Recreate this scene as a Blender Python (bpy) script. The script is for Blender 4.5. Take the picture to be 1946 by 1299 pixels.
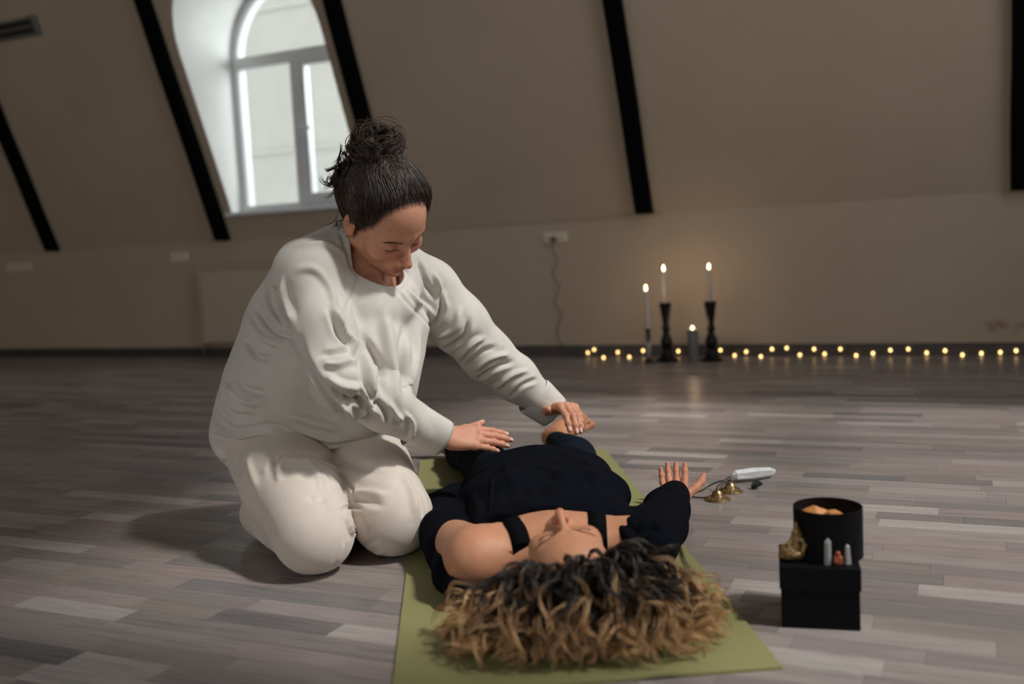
import bpy, bmesh, math, random
import numpy as np
from mathutils import Vector, Matrix

for _o in list(bpy.data.objects):
    bpy.data.objects.remove(_o, do_unlink=True)
scene = bpy.context.scene
COL = scene.collection
rnd = random.Random(7)
nrng = np.random.default_rng(11)

# ------------------------------------------------------------------ camera
CAM_H, PITCH, ROLL = 0.67402, 0.092254, -0.050519
FPX, PCX, PCY = 1946 * 35.0 / 36.0, 973.0, 649.5
cF = Vector((0, math.cos(PITCH), -math.sin(PITCH)))
_r0 = Vector((1, 0, 0)); _u0 = _r0.cross(cF)
cR = _r0 * math.cos(ROLL) + _u0 * math.sin(ROLL)
cU = -_r0 * math.sin(ROLL) + _u0 * math.cos(ROLL)
cam_d = bpy.data.cameras.new('camera')
cam_d.lens = 35.0; cam_d.sensor_width = 36.0; cam_d.sensor_fit = 'HORIZONTAL'
cam_d.clip_start = 0.05; cam_d.clip_end = 100
cam_d.dof.use_dof = True; cam_d.dof.focus_distance = 2.36; cam_d.dof.aperture_fstop = 1.9
cam = bpy.data.objects.new('camera', cam_d); COL.objects.link(cam)
cam.matrix_world = Matrix(((cR.x, cU.x, -cF.x, 0), (cR.y, cU.y, -cF.y, 0), (cR.z, cU.z, -cF.z, CAM_H), (0, 0, 0, 1)))
scene.camera = cam

# ------------------------------------------------------------------ world, sun, exposure
scene.view_settings.view_transform = 'Standard'
scene.view_settings.look = 'None'
scene.view_settings.exposure = 0.0
scene.view_settings.gamma = 1.0
scene.view_settings.use_curve_mapping = False
scene.cycles.use_denoising = True
world = bpy.data.worlds.new('overcast_sky'); scene.world = world
world.use_nodes = True
_bg = world.node_tree.nodes['Background']
_bg.inputs[0].default_value = (0.90, 0.96, 1.0, 1); _bg.inputs[1].default_value = 2.0

SUN_AZ = Vector((0.905, -0.425, 0)).normalized(); SUN_EL = math.radians(53)
sun_d = bpy.data.lights.new('sun', 'SUN'); sun_d.energy = 2.6; sun_d.angle = math.radians(5.0)
sun_d.color = (1.0, 0.965, 0.91)
sun = bpy.data.objects.new('sun', sun_d); COL.objects.link(sun)
_sd = -(SUN_AZ * math.cos(SUN_EL) + Vector((0, 0, 1)) * math.sin(SUN_EL))
sun.rotation_euler = _sd.to_track_quat('-Z', 'Y').to_euler()
sun.location = (6, -2, 6)

# daylight of the open sky in the big gable window plus added fill in the unseen front windows (lamps stand in the openings)
def area_lamp(name, loc, direction, sx, sy, watts, col=(0.93, 0.97, 1.0)):
    ld = bpy.data.lights.new(name, 'AREA'); ld.shape = 'RECTANGLE'; ld.size = sx; ld.size_y = sy; ld.energy = watts; ld.color = col
    lo = bpy.data.objects.new(name, ld); COL.objects.link(lo); lo.location = loc; lo.rotation_euler = Vector(direction).to_track_quat('-Z', 'Z').to_euler(); return lo

# ------------------------------------------------------------------ room frame: u along the back wall, v into the room
WALL_Y, WALL_A, KNEE_H = 6.3273, -0.43389, 0.842
RD = Vector((math.cos(WALL_A), math.sin(WALL_A), 0)); RN = Vector((math.sin(WALL_A), -math.cos(WALL_A), 0))
RO = Vector((0, WALL_Y, 0))
ROOM = Matrix(((RD.x, -RN.x, 0, 0), (RD.y, -RN.y, 0, WALL_Y), (0, 0, 1, 0), (0, 0, 0, 1)))  # local (u, -v, z)
SLOPE = math.tan(math.radians(69.0))
CEIL = 5.0
def rm(u, v, z): return RO + RD * u + RN * v + Vector((0, 0, z))
def room_uv(p):
    q = Vector(p) - RO
    return q.dot(RD), q.dot(RN)
def ray(px, py): return cF * FPX + cR * (px - PCX) + cU * (PCY - py)
def at(px, py, Y):
    d = ray(px, py); return Vector((0, 0, CAM_H)) + d * (Y / d.y)
def gnd(px, py, z=0.0):
    d = ray(px, py); return Vector((0, 0, CAM_H)) + d * ((z - CAM_H) / d.z)
def to_px(p):
    d = Vector(p) - Vector((0, 0, CAM_H)); w = d.dot(cF)
    return PCX + FPX * d.dot(cR) / w, PCY - FPX * d.dot(cU) / w, w

# ------------------------------------------------------------------ materials
def srgb(r, g, b):
    f = lambda c: (c / 255 / 12.92) if c / 255 <= 0.04045 else ((c / 255 + 0.055) / 1.055) ** 2.4
    return (f(r), f(g), f(b), 1)
class NT:
    def __init__(s, name):
        s.m = bpy.data.materials.new(name); s.m.use_nodes = True
        s.t = s.m.node_tree; s.p = s.t.nodes['Principled BSDF']
    def n(s, typ, **kw):
        nd = s.t.nodes.new(typ)
        for k, v in kw.items(): setattr(nd, k, v)
        return nd
    def l(s, a, b): s.t.links.new(a, b)
    def ramp(s, fac, stops):
        r = s.n('ShaderNodeValToRGB'); e = r.color_ramp.elements
        while len(e) < len(stops): e.new(0.5)
        for i, (p, c) in enumerate(stops): e[i].position = p; e[i].color = c
        s.l(fac, r.inputs[0]); return r.outputs[0]
    def noise(s, scale, detail=4, vec=None, rough=0.55, dist=0.0):
        nd = s.n('ShaderNodeTexNoise'); nd.inputs['Scale'].default_value = scale
        nd.inputs['Detail'].default_value = detail; nd.inputs['Roughness'].default_value = rough
        nd.inputs['Distortion'].default_value = dist
        if vec is not None: s.l(vec, nd.inputs['Vector'])
        return nd.outputs[0]
    def coord(s, kind='Object', scale=(1, 1, 1), rot=(0, 0, 0)):
        tc = s.n('ShaderNodeTexCoord'); mp = s.n('ShaderNodeMapping')
        mp.inputs['Scale'].default_value = scale; mp.inputs['Rotation'].default_value = rot
        s.l(tc.outputs[kind], mp.inputs[0]); return mp.outputs[0]
    def mix(s, fac, a, b, mode='MIX'):
        m = s.n('ShaderNodeMix', data_type='RGBA', blend_type=mode)
        for inp, v in ((m.inputs[0], fac), (m.inputs[6], a), (m.inputs[7], b)):
            if hasattr(v, 'is_linked') or hasattr(v, 'links'): s.l(v, inp)
            else: inp.default_value = v
        return m.outputs[2]
    def bump(s, height, strength=0.3, dist=0.002):
        b = s.n('ShaderNodeBump'); b.inputs['Strength'].default_value = strength; b.inputs['Distance'].default_value = dist
        s.l(height, b.inputs['Height']); s.l(b.outputs[0], s.p.inputs['Normal']); return b
    def set(s, **kw):
        for k, v in kw.items(): s.p.inputs[k.replace('_', ' ')].default_value = v
        return s

def plain(name, col, rough=0.5, metal=0.0, var=0.08, scale=40, bump=0.0, bdist=0.001, **kw):
    t = NT(name); t.set(Roughness=rough, Metallic=metal, **kw)
    nz = t.noise(scale, 4, t.coord())
    c0 = tuple(x * (1 - var) for x in col[:3]) + (1,); c1 = tuple(min(1, x * (1 + var)) for x in col[:3]) + (1,)
    t.l(t.ramp(nz, [(0.3, c0), (0.7, c1)]), t.p.inputs['Base Color'])
    if bump: t.bump(nz, bump, bdist)
    return t.m
def emit(name, col, strength):
    t = NT(name); t.set(Base_Color=col, Emission_Color=col, Emission_Strength=strength); return t.m

def mat_plaster():
    t = NT('plaster_paint'); t.set(Roughness=0.85)
    co = t.coord('Object')
    n1 = t.noise(1.3, 6, co, 0.6, 0.4); n2 = t.noise(60, 3, co)
    base = t.ramp(n1, [(0.3, (0.44, 0.345, 0.25, 1)), (0.7, (0.48, 0.38, 0.28, 1))])
    t.l(base, t.p.inputs['Base Color']); t.bump(n2, 0.12, 0.002)
    return t.m
def mat_knee():
    t = NT('knee_wall_paint'); t.set(Roughness=0.8)
    co = t.coord('Object')
    n1 = t.noise(1.3, 6, co, 0.6, 0.4); n2 = t.noise(60, 3, co)
    base = t.ramp(n1, [(0.3, (0.44, 0.345, 0.25, 1)), (0.7, (0.48, 0.38, 0.28, 1))])
    # a water stain low at the far right end and a paler filled patch under the slope: marks with a shape of their own
    sep = t.n('ShaderNodeSeparateXYZ'); t.l(co, sep.inputs[0])
    def blob(u, z, su, sz):
        vm = t.n('ShaderNodeVectorMath', operation='SUBTRACT'); t.l(co, vm.inputs[0]); vm.inputs[1].default_value = (u, 0, z)
        vs = t.n('ShaderNodeVectorMath', operation='DIVIDE'); t.l(vm.outputs[0], vs.inputs[0]); vs.inputs[1].default_value = (su, 5, sz)
        ln = t.n('ShaderNodeVectorMath', operation='LENGTH'); t.l(vs.outputs[0], ln.inputs[0])
        ad = t.n('ShaderNodeMath', operation='MULTIPLY_ADD'); t.l(t.noise(9, 5, co, 0.7, 1.0), ad.inputs[0]); ad.inputs[1].default_value = 1.6
        t.l(ln.outputs['Value'], ad.inputs[2])
        return ad.outputs[0]
    st = t.ramp(blob(2.85, 0.15, 0.6, 0.16), [(0.72, (1, 1, 1, 1)), (1.0, (0, 0, 0, 1))])
    c = t.mix(st, base, (0.31, 0.22, 0.145, 1))
    pt = t.ramp(blob(1.87, 0.795, 0.4, 0.075), [(0.78, (1, 1, 1, 1)), (0.9, (0, 0, 0, 1))])
    c = t.mix(pt, c, (0.52, 0.45, 0.375, 1))
    t.l(c, t.p.inputs['Base Color']); t.bump(n2, 0.12, 0.002)
    return t.m
def mat_wood():
    t = NT('laminate_floor'); t.set(Roughness=0.34, Specular_IOR_Level=0.22)
    at_ = t.n('ShaderNodeVertexColor'); at_.layer_name = 'Col'
    uv = t.n('ShaderNodeUVMap'); uv.uv_map = 'UVMap'
    mp = t.n('ShaderNodeMapping'); mp.inputs['Scale'].default_value = (3.0, 60.0, 1); t.l(uv.outputs[0], mp.inputs[0])
    g = t.noise(1.0, 6, mp.outputs[0], 0.7, 1.2)
    mp2 = t.n('ShaderNodeMapping'); mp2.inputs['Scale'].default_value = (9.0, 260.0, 1); t.l(uv.outputs[0], mp2.inputs[0])
    g2 = t.noise(1.0, 3, mp2.outputs[0], 0.6)
    gr = t.ramp(g, [(0.22, (0.60, 0.59, 0.585, 1)), (0.5, (1, 1, 1, 1)), (0.78, (1.22, 1.20, 1.18, 1))])
    gr2 = t.ramp(g2, [(0.3, (0.82, 0.81, 0.80, 1)), (0.6, (1.05, 1.05, 1.05, 1))])
    c = t.mix(1.0, at_.outputs[0], gr, 'MULTIPLY'); c = t.mix(1.0, c, gr2, 'MULTIPLY')
    t.l(c, t.p.inputs['Base Color'])
    rr = t.ramp(g, [(0.2, (0.42, 0.42, 0.42, 1)), (0.8, (0.27, 0.27, 0.27, 1))]); t.l(rr, t.p.inputs['Roughness'])
    t.bump(g2, 0.10, 0.0006)
    return t.m

M = {}
M['plaster'] = mat_plaster(); M['knee'] = mat_knee(); M['wood'] = mat_wood()
M['ceiling'] = plain('darkened_ceiling', (0.12, 0.10, 0.08, 1), 0.8, var=0.2, scale=3)  # unseen ceiling, colour darkened to cut light bounced onto the floor
M['beam'] = plain('black_beam_paint', (0.003, 0.003, 0.0035, 1), 0.9, bump=0.2, scale=25, Specular_IOR_Level=0.05)
M['baseboard'] = plain('baseboard_dark', (0.055, 0.045, 0.042, 1), 0.45, var=0.2, scale=12)
M['white_pvc'] = plain('white_frame_plastic', (0.70, 0.70, 0.71, 1), 0.35, var=0.03)
M['reveal'] = plain('reveal_paint', (0.80, 0.79, 0.76, 1), 0.8, var=0.04, scale=4)
M['outlet'] = plain('outlet_plastic', (0.66, 0.59, 0.42, 1), 0.45, var=0.05)
M['dark'] = plain('socket_dark', (0.012, 0.012, 0.012, 1), 0.6)
M['radiator'] = plain('radiator_enamel', (0.47, 0.385, 0.29, 1), 0.5, var=0.04)
M['steel'] = plain('grey_metal', (0.22, 0.23, 0.23, 1), 0.4, 0.7)
M['clad'] = plain('white_cladding', (0.60, 0.615, 0.605, 1), 0.7, var=0.03, scale=3)
M['floor_base'] = plain('floor_underlay', (0.05, 0.045, 0.04, 1), 0.8)
def mat_pane():
    t = NT('window_glass')
    tr = t.n('ShaderNodeBsdfTransparent'); tr.inputs[0].default_value = (0.96, 0.98, 0.97, 1)
    gl = t.n('ShaderNodeBsdfGlossy'); gl.inputs['Roughness'].default_value = 0.03
    lw = t.n('ShaderNodeLayerWeight'); lw.inputs[0].default_value = 0.5; pw = t.n('ShaderNodeMath', operation='POWER'); t.l(lw.outputs['Facing'], pw.inputs[0]); pw.inputs[1].default_value = 5.0
    fr = t.n('ShaderNodeMath', operation='MULTIPLY_ADD'); t.l(pw.outputs[0], fr.inputs[0]); fr.inputs[1].default_value = 0.9; fr.inputs[2].default_value = 0.03
    mx = t.n('ShaderNodeMixShader'); t.l(fr.outputs[0], mx.inputs[0]); t.l(tr.outputs[0], mx.inputs[1]); t.l(gl.outputs[0], mx.inputs[2])
    t.l(mx.outputs[0], t.t.nodes['Material Output'].inputs[0]); return t.m
M['pane'] = mat_pane()

# ------------------------------------------------------------------ object helpers
def mesh_obj(name, verts, faces, mat, parent=None, smooth=False):
    me = bpy.data.meshes.new(name)
    me.from_pydata([tuple(v) for v in verts], [], [tuple(f) for f in faces]); me.update()
    if smooth: me.polygons.foreach_set('use_smooth', [True] * len(me.polygons))
    o = bpy.data.objects.new(name, me); COL.objects.link(o)
    if mat is not None: me.materials.append(mat)
    if parent is not None: o.parent = parent
    return o
def tag(o, label=None, cat=None, group=None, kind=None):
    if label: o['label'] = label
    if cat: o['category'] = cat
    if group: o['group'] = group
    if kind: o['kind'] = kind
    return o
def empty(name, loc=(0, 0, 0), rz=0.0, mat=None):
    o = bpy.data.objects.new(name, None); COL.objects.link(o); o.empty_display_size = 0.05
    if mat is not None: o.matrix_world = mat
    else: o.location = loc; o.rotation_euler = (0, 0, rz)
    return o
class MB:
    def __init__(s): s.v = []; s.f = []
    def add(s, vs, fs):
        b = len(s.v); s.v += [Vector(x) for x in vs]; s.f += [tuple(i + b for i in f) for f in fs]; return s
    def box(s, x0, x1, y0, y1, z0, z1, bev=0.0):
        if bev <= 0:
            vs = [(x, y, z) for z in (z0, z1) for y in (y0, y1) for x in (x0, x1)]
            return s.add(vs, [(0, 2, 3, 1), (4, 5, 7, 6), (0, 1, 5, 4), (2, 6, 7, 3), (0, 4, 6, 2), (1, 3, 7, 5)])
        bm = bmesh.new(); bmesh.ops.create_cube(bm, size=1.0)
        for v in bm.verts:
            v.co = Vector(((x0 + x1) / 2 + v.co.x * (x1 - x0), (y0 + y1) / 2 + v.co.y * (y1 - y0), (z0 + z1) / 2 + v.co.z * (z1 - z0)))
        bmesh.ops.bevel(bm, geom=bm.edges[:], offset=bev, segments=2, affect='EDGES', profile=0.5)
        bm.verts.index_update()
        s.add([v.co.copy() for v in bm.verts], [[v.index for v in f.verts] for f in bm.faces]); bm.free(); return s
    def lathe(s, prof, c=(0, 0, 0), n=24, cap=True):
        vs = []; fs = []
        for r, z in prof:
            for k in range(n):
                a = 2 * math.pi * k / n; vs.append((c[0] + r * math.cos(a), c[1] + r * math.sin(a), c[2] + z))
        m = len(prof)
        for i in range(m - 1):
            for k in range(n):
                k2 = (k + 1) % n; fs.append((i * n + k, i * n + k2, (i + 1) * n + k2, (i + 1) * n + k))
        if cap:
            fs.append(tuple(reversed(range(n)))); fs.append(tuple((m - 1) * n + k for k in range(n)))
        return s.add(vs, fs)
    def tube(s, pts, r, n=8, cap=True):
        pts = [Vector(p) for p in pts]; m = len(pts)
        rs = r if hasattr(r, '__len__') else [r] * m
        vs = []; fs = []; nrm = None
        for i, p in enumerate(pts):
            t = (pts[min(i + 1, m - 1)] - pts[max(i - 1, 0)]).normalized()
            if nrm is None:
                nrm = t.orthogonal().normalized()
            else:
                nrm = (nrm - t * nrm.dot(t)).normalized()
            b = t.cross(nrm)
            for k in range(n):
                a = 2 * math.pi * k / n; vs.append(p + (nrm * math.cos(a) + b * math.sin(a)) * rs[i])
        for i in range(m - 1):
            for k in range(n):
                k2 = (k + 1) % n; fs.append((i * n + k, i * n + k2, (i + 1) * n + k2, (i + 1) * n + k))
        if cap: fs.append(tuple(reversed(range(n)))); fs.append(tuple((m - 1) * n + k for k in range(n)))
        return s.add(vs, fs)
    def prism(s, poly, axis_map, d0, d1):
        """poly: list of (a,b); axis_map(a,b,d) -> point"""
        n = len(poly)
        vs = [axis_map(a, b, d0) for a, b in poly] + [axis_map(a, b, d1) for a, b in poly]
        fs = [tuple(range(n)), tuple(range(2 * n - 1, n - 1, -1))] + [(i, i + n, (i + 1) % n + n, (i + 1) % n) for i in range(n)]
        return s.add(vs, fs)
    def build(s, name, mat, parent=None, smooth=False, auto=None):
        o = mesh_obj(name, s.v, s.f, mat, parent, smooth)
        bm = bmesh.new(); bm.from_mesh(o.data); bmesh.ops.recalc_face_normals(bm, faces=bm.faces[:]); bm.to_mesh(o.data); bm.free()
        if auto: o.data.polygons.foreach_set('use_smooth', [True] * len(o.data.polygons)); o.data.set_sharp_from_angle(angle=math.radians(auto))
        return o
def catmull(pts, sub=8):
    P = [Vector(p) for p in pts]; P = [P[0] * 2 - P[1]] + P + [P[-1] * 2 - P[-2]]; out = []
    for i in range(1, len(P) - 2):
        for k in range(sub):
            t = k / sub; a, b, c, d = P[i - 1], P[i], P[i + 1], P[i + 2]
            out.append(0.5 * ((2 * b) + (c - a) * t + (2 * a - 5 * b + 4 * c - d) * t * t + (3 * b - a - 3 * c + d) * t ** 3))
    out.append(P[-2]); return out

# ------------------------------------------------------------------ room shell (objects live in the room frame)
def rbuild(mb, name, mat, parent=None, **kw):
    o = mb.build(name, mat, parent, **kw)
    if parent is None: o.matrix_world = ROOM.copy()
    return o
U0, U1, V1 = -6.2, 4.2, 8.2
ZS = lambda z: max(0.0, (z - KNEE_H) / SLOPE)          # v of the slope at height z
# local room coordinates are (u, -v, z)
fb = rbuild(MB().box(U0, U1, -V1, 0.0, -0.06, -0.0025), 'floor', M['floor_base']); tag(fb, kind='structure')
kw_ = MB(); kw_.box(U0, U1, 0.0, 0.25, -0.06, KNEE_H); kneewall = tag(rbuild(kw_, 'wall_back', M['knee']), kind='structure')
# sloped part with an arched opening
WU0, WU1, WZ0, WSP = -2.105, -0.968, 1.033, 2.09
WR = (WU1 - WU0) / 2; WC = (WU0 + WU1) / 2
arch = [(WU0, WZ0), (WU1, WZ0)] + [(WC + WR * math.cos(a), WSP + WR * math.sin(a)) for a in np.linspace(0, math.pi, 25)]
def slope_panel():
    bm = bmesh.new()
    zs0, zs1 = KNEE_H, CEIL
    outer = [bm.verts.new((u, -ZS(z), z)) for u, z in ((U0, zs0), (U1, zs0), (U1, zs1), (U0, zs1))]
    inner = [bm.verts.new((u, -ZS(z), z)) for u, z in arch]
    eds = [bm.edges.new((outer[i], outer[(i + 1) % 4])) for i in range(4)] + [bm.edges.new((inner[i], inner[(i + 1) % len(inner)])) for i in range(len(inner))]
    bmesh.ops.triangle_fill(bm, edges=eds, use_beauty=True)
    for f in list(bm.faces):
        c = f.calc_center_median()
        inside = WU0 < c.x < WU1 and WZ0 < c.z < WSP or ((c.x - WC) ** 2 + (c.z - WSP) ** 2 < WR * WR * 0.98 and c.z >= WSP)
        if inside: bm.faces.remove(f)
    vs = [v.co.copy() for v in bm.verts]; bm.verts.index_update(); fs = [[v.index for v in f.verts] for f in bm.faces]; bm.free()
    mb = MB(); mb.add(vs, fs)
    # outer skin 0.22 m behind
    mb2 = [(v.x, v.y + 0.22, v.z) for v in vs]; mb.add(mb2, [tuple(reversed(f)) for f in fs])
    return mb
sl = rbuild(slope_panel(), 'wall_slope', M['plaster']); tag(sl, kind='structure')
# reveal of the arched opening: horizontal prism from the slope back to the window plane
mb = MB(); n = len(arch)
vsR = [(u, -ZS(z), z) for u, z in arch] + [(WC + (u - WC) * 0.97, 0.10, z if z > WZ0 + 0.01 else z) for u, z in arch]
mb.add(vsR, [(i, (i + 1) % n, (i + 1) % n + n, i + n) for i in range(1, n)])
rv = mb.build('trim_6', M['reveal'], None, smooth=False); rv.matrix_world = ROOM.copy(); tag(rv, kind='structure')
for p_ in rv.data.polygons: p_.use_smooth = True
rv.data.set_sharp_from_angle(angle=math.radians(40))
# ceiling, side walls, front wall
tag(rbuild(MB().box(U0, U1, -V1, -ZS(CEIL), CEIL, CEIL + 0.1), 'ceiling', M['ceiling']), kind='structure')
tag(rbuild(MB().box(U0 - 0.2, U0, -V1 - 0.2, 0.25, -0.06, CEIL + 0.1), 'wall_left', M['plaster']), kind='structure')
FW = [(-4.6, -3.2), (-2.2, -0.8), (0.2, 1.6), (2.4, 3.8)]  # window openings added behind the camera to hold fill lamps
mb = MB(); mb.box(U0, U1, -V1 - 0.2, -V1, -0.06, 1.0); mb.box(U0, U1, -V1 - 0.2, -V1, 2.6, CEIL)
_e = [U0] + [x for w_ in FW for x in w_] + [U1]
for k in range(0, len(_e), 2): mb.box(_e[k], _e[k + 1], -V1 - 0.2, -V1, 1.0, 2.6)
tag(rbuild(mb, 'wall_front', M['plaster']), kind='structure')
for i, (a, b) in enumerate(FW):
    area_lamp('front_fill_lamp', rm((a + b) / 2, V1 + 0.02, 1.8), -RN, b - a, 1.6, 9.5, (1.0, 0.92, 0.82))  # added fill lamp, brightens the room from behind the camera
    wf = empty('window_%d' % (i + 3), mat=ROOM.copy()); tag(wf, kind='structure')  # frame of an added, unseen front window
    ring_ = MB()
    for q in (a + 0.03, (a + b) / 2, b - 0.03): ring_.box(q - 0.03, q + 0.03, -V1 - 0.14, -V1 - 0.08, 1.0, 2.6)
    for q in (1.03, 2.57): ring_.box(a, b, -V1 - 0.14, -V1 - 0.08, q - 0.03, q + 0.03)
    ring_.build('window_frame', M['white_pvc'], wf)
area_lamp('gable_window_daylight', rm(U1 + 0.02, 2.9, 3.0), -RD, 2.5, 3.6, 7)
area_lamp('arched_window_daylight', rm(0.0, -0.85, 2.3), RD * -0.85 + RN * 0.55 + Vector((0, 0, -0.12)), 1.0, 1.6, 72)
# right gable wall with a wide window (out of frame); local y = -v
GW_V0, GW_V1, GW_Z0, GW_Z1 = 1.65, 4.42, 1.2, 4.88
mb = MB(); x0, x1 = U1, U1 + 0.22
mb.box(x0, x1, -V1 - 0.2, 0.25, -0.06, GW_Z0); mb.box(x0, x1, -V1, 0, GW_Z1, CEIL)
mb.box(x0, x1, -GW_V0, 0, GW_Z0, GW_Z1); mb.box(x0, x1, -V1, -GW_V1, GW_Z0, GW_Z1)
tag(rbuild(mb, 'wall_right', M['plaster']), kind='structure')
w2 = empty('window_2', mat=ROOM.copy()); tag(w2, kind='structure')
mb = MB(); bars = [GW_V0, 2.5, GW_V1]
for b in bars: mb.box(x0 + 0.06, x0 + 0.13, -b - 0.04, -b + 0.04, GW_Z0, GW_Z1)
for z in (GW_Z0 + 0.03, 2.9, GW_Z1 - 0.03): mb.box(x0 + 0.07, x0 + 0.12, -GW_V1, -GW_V0, z - 0.03, z + 0.03)
mb.build('window_frame', M['white_pvc'], w2)

# baseboard and the shadow ledge on top of the knee wall
tag(rbuild(MB().box(U0, U1, -0.018, 0.0, 0, 0.066, 0.003), 'baseboard_back', M['baseboard']), kind='structure')
led = MB().box(-1.04, 1.02, -0.016, 0.0, KNEE_H - 0.006, KNEE_H + 0.004)
tag(rbuild(led, 'trim_7', M['knee']), kind='structure')
# roof beams
for i, u in enumerate((-3.955, -2.238, -0.815, 0.918, 2.893)):
    mb = MB(); w = 0.047; d = 0.07
    z0, z1 = KNEE_H + 0.004, CEIL
    nx = 14
    vs = []; fs = []
    for k in range(nx + 1):
        z = z0 + (z1 - z0) * k / nx; v = ZS(z); j = rnd.uniform(-0.004, 0.004)
        for (uu, vv) in ((u - w + j, v - 0.03), (u + w + j, v - 0.03), (u + w + j, v + d), (u - w + j, v + d)):
            vs.append((uu, -vv, z))
    for k in range(nx):
        for q in range(4):
            fs.append((k * 4 + q, k * 4 + (q + 1) % 4, (k + 1) * 4 + (q + 1) % 4, (k + 1) * 4 + q))
    fs += [(3, 2, 1, 0), tuple(nx * 4 + q for q in range(4))]
    mb.add(vs, fs); o = rbuild(mb, 'trim_%d' % (i + 1), M['beam'])
    tag(o, kind='structure', label=['black sloping roof beam at the left edge by the double outlet', 'black sloping roof beam left of the arched window', 'black sloping roof beam right of the arched window', 'black sloping roof beam above the candles', 'black sloping roof beam at the right edge'][i])

# arched window in its plane (local y = 0.06)
w1 = empty('window_1', mat=ROOM.copy()); tag(w1, kind='structure')
def ring(outer, inner, y0, y1):
    mb = MB(); n = len(outer)
    vs = [(a, y0, b) for a, b in outer] + [(a, y0, b) for a, b in inner] + [(a, y1, b) for a, b in outer] + [(a, y1, b) for a, b in inner]
    fs = []
    for i in range(n):
        j = (i + 1) % n
        fs += [(i, j, n + j, n + i), (2 * n + i, 3 * n + i, 3 * n + j, 2 * n + j), (i, 2 * n + i, 2 * n + j, j), (n + i, n + j, 3 * n + j, 3 * n + i)]
    return mb.add(vs, fs)
def archpoly(u0, u1, z0, zs, n=25):
    r = (u1 - u0) / 2; c = (u0 + u1) / 2
    return [(u0, z0), (u1, z0)] + [(c + r * math.cos(a), zs + r * math.sin(a)) for a in np.linspace(0, math.pi, n)]
FU0, FU1 = -2.089, -0.984
ring(archpoly(FU0, FU1, WZ0 + 0.01, WSP), archpoly(FU0 + 0.05, FU1 - 0.05, WZ0 + 0.045, WSP), 0.02, 0.10).build('window_frame', M['white_pvc'], w1, auto=35)
MB().box(FU0 + 0.05, FU1 - 0.05, 0.005, 0.09, 2.035, 2.115, 0.006).build('transom', M['white_pvc'], w1)
mul = MB().box(WC - 0.04, WC + 0.04, -0.005, 0.085, WZ0 + 0.04, 2.05, 0.006).build('mullion', M['white_pvc'], w1)
MB().box(FU0 + 0.045, WC - 0.035, 0.045, 0.051, WZ0 + 0.04, 2.04).build('pane', M['pane'], w1)
s0, s1 = WC + 0.03, FU1 - 0.045
sash = ring([(s0, WZ0 + 0.04), (s1, WZ0 + 0.04), (s1, 2.04), (s0, 2.04)], [(s0 + 0.045, WZ0 + 0.10), (s1 - 0.045, WZ0 + 0.10), (s1 - 0.045, 2.0), (s0 + 0.045, 2.0)], 0.0, 0.06).build('sash', M['white_pvc'], w1)
MB().box(s0 + 0.04, s1 - 0.04, 0.026, 0.032, WZ0 + 0.095, 2.005).build('pane', M['pane'], sash)
mb = MB(); ap = archpoly(FU0 + 0.055, FU1 - 0.055, 2.10, 2.11)
mb.prism(ap, lambda a, b, d: (a, d, b), 0.045, 0.051); mb.build('pane', M['pane'], w1)
hd = MB().box(WC - 0.018, WC + 0.018, -0.02, -0.004, 1.54, 1.60, 0.004).box(WC - 0.01, WC + 0.13, -0.045, -0.028, 1.56, 1.58, 0.005).box(WC - 0.01, WC + 0.01, -0.03, -0.01, 1.56, 1.58)
hd.build('handle', M['white_pvc'], w1)
sill = MB().box(WU0 - 0.045, WU1 + 0.045, -0.115, 0.06, WZ0 - 0.028, WZ0 + 0.002, 0.008).build('window_sill', M['white_pvc'], w1)

# corrugated building across the yard, seen through the arched window
fac = empty('neighbour_building', mat=ROOM.copy())
tag(fac, 'pale corrugated metal building wall seen outside through the arched window', 'building')
def corrug(z0, z1, pitch, amp, u0, u1, y):
    n = int((u1 - u0) / (pitch / 4)); vs = []; fs = []
    for k in range(n + 1):
        u = u0 + k * pitch / 4; yy = y - (amp if k % 4 in (1, 2) else 0.0)
        vs += [(u, yy, z0), (u, yy, z1)]
    fs = [(2 * k, 2 * k + 2, 2 * k + 3, 2 * k + 1) for k in range(n)]
    return MB().add(vs, fs)
for z0, z1 in ((-3.0, 0.95), (0.95, 1.74), (1.74, 3.1), (3.1, 3.45)):
    MB().box(-8, 3, 2.27, 2.287, z0 - 0.012, z0 + 0.012).build('flashing', M['clad'], fac)
    p_ = corrug(z0, z1, 0.036, 0.010, -8.0, 3.0, 2.3).build('cladding_sheet', M['clad'], fac)

# ------------------------------------------------------------------ floor planks
def plank_mesh(u0, u1, v0, v1, col, off):
    g = 0.0002; c = 0.0005; zt = 0.0; zb = -0.0024
    a = [(u0 + g, -v1 + g), (u1 - g, -v1 + g), (u1 - g, -v0 - g), (u0 + g, -v0 - g)]
    b = [(u0 + g + c, -v1 + g + c), (u1 - g - c, -v1 + g + c), (u1 - g - c, -v0 - g - c), (u0 + g + c, -v0 - g - c)]
    vs = [(x, y, zb) for x, y in a] + [(x, y, zt - 0.0004) for x, y in a] + [(x, y, zt) for x, y in b]
    fs = [(8, 9, 10, 11)] + [(4 + i, 4 + (i + 1) % 4, 8 + (i + 1) % 4, 8 + i) for i in range(4)] + [(i, (i + 1) % 4, 4 + (i + 1) % 4, 4 + i) for i in range(4)]
    return vs, fs, col, off
tones = [srgb(186, 179, 175), srgb(172, 163, 160), srgb(160, 150, 148), srgb(150, 141, 139), srgb(166, 152, 150), srgb(142, 135, 134), srgb(128, 124, 125), srgb(156, 146, 141)]
tw = [2, 3, 4, 4, 3, 2, 1.3, 3]
prnd = random.Random(5)
planks = []
row = 0; v = 0.0
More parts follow.
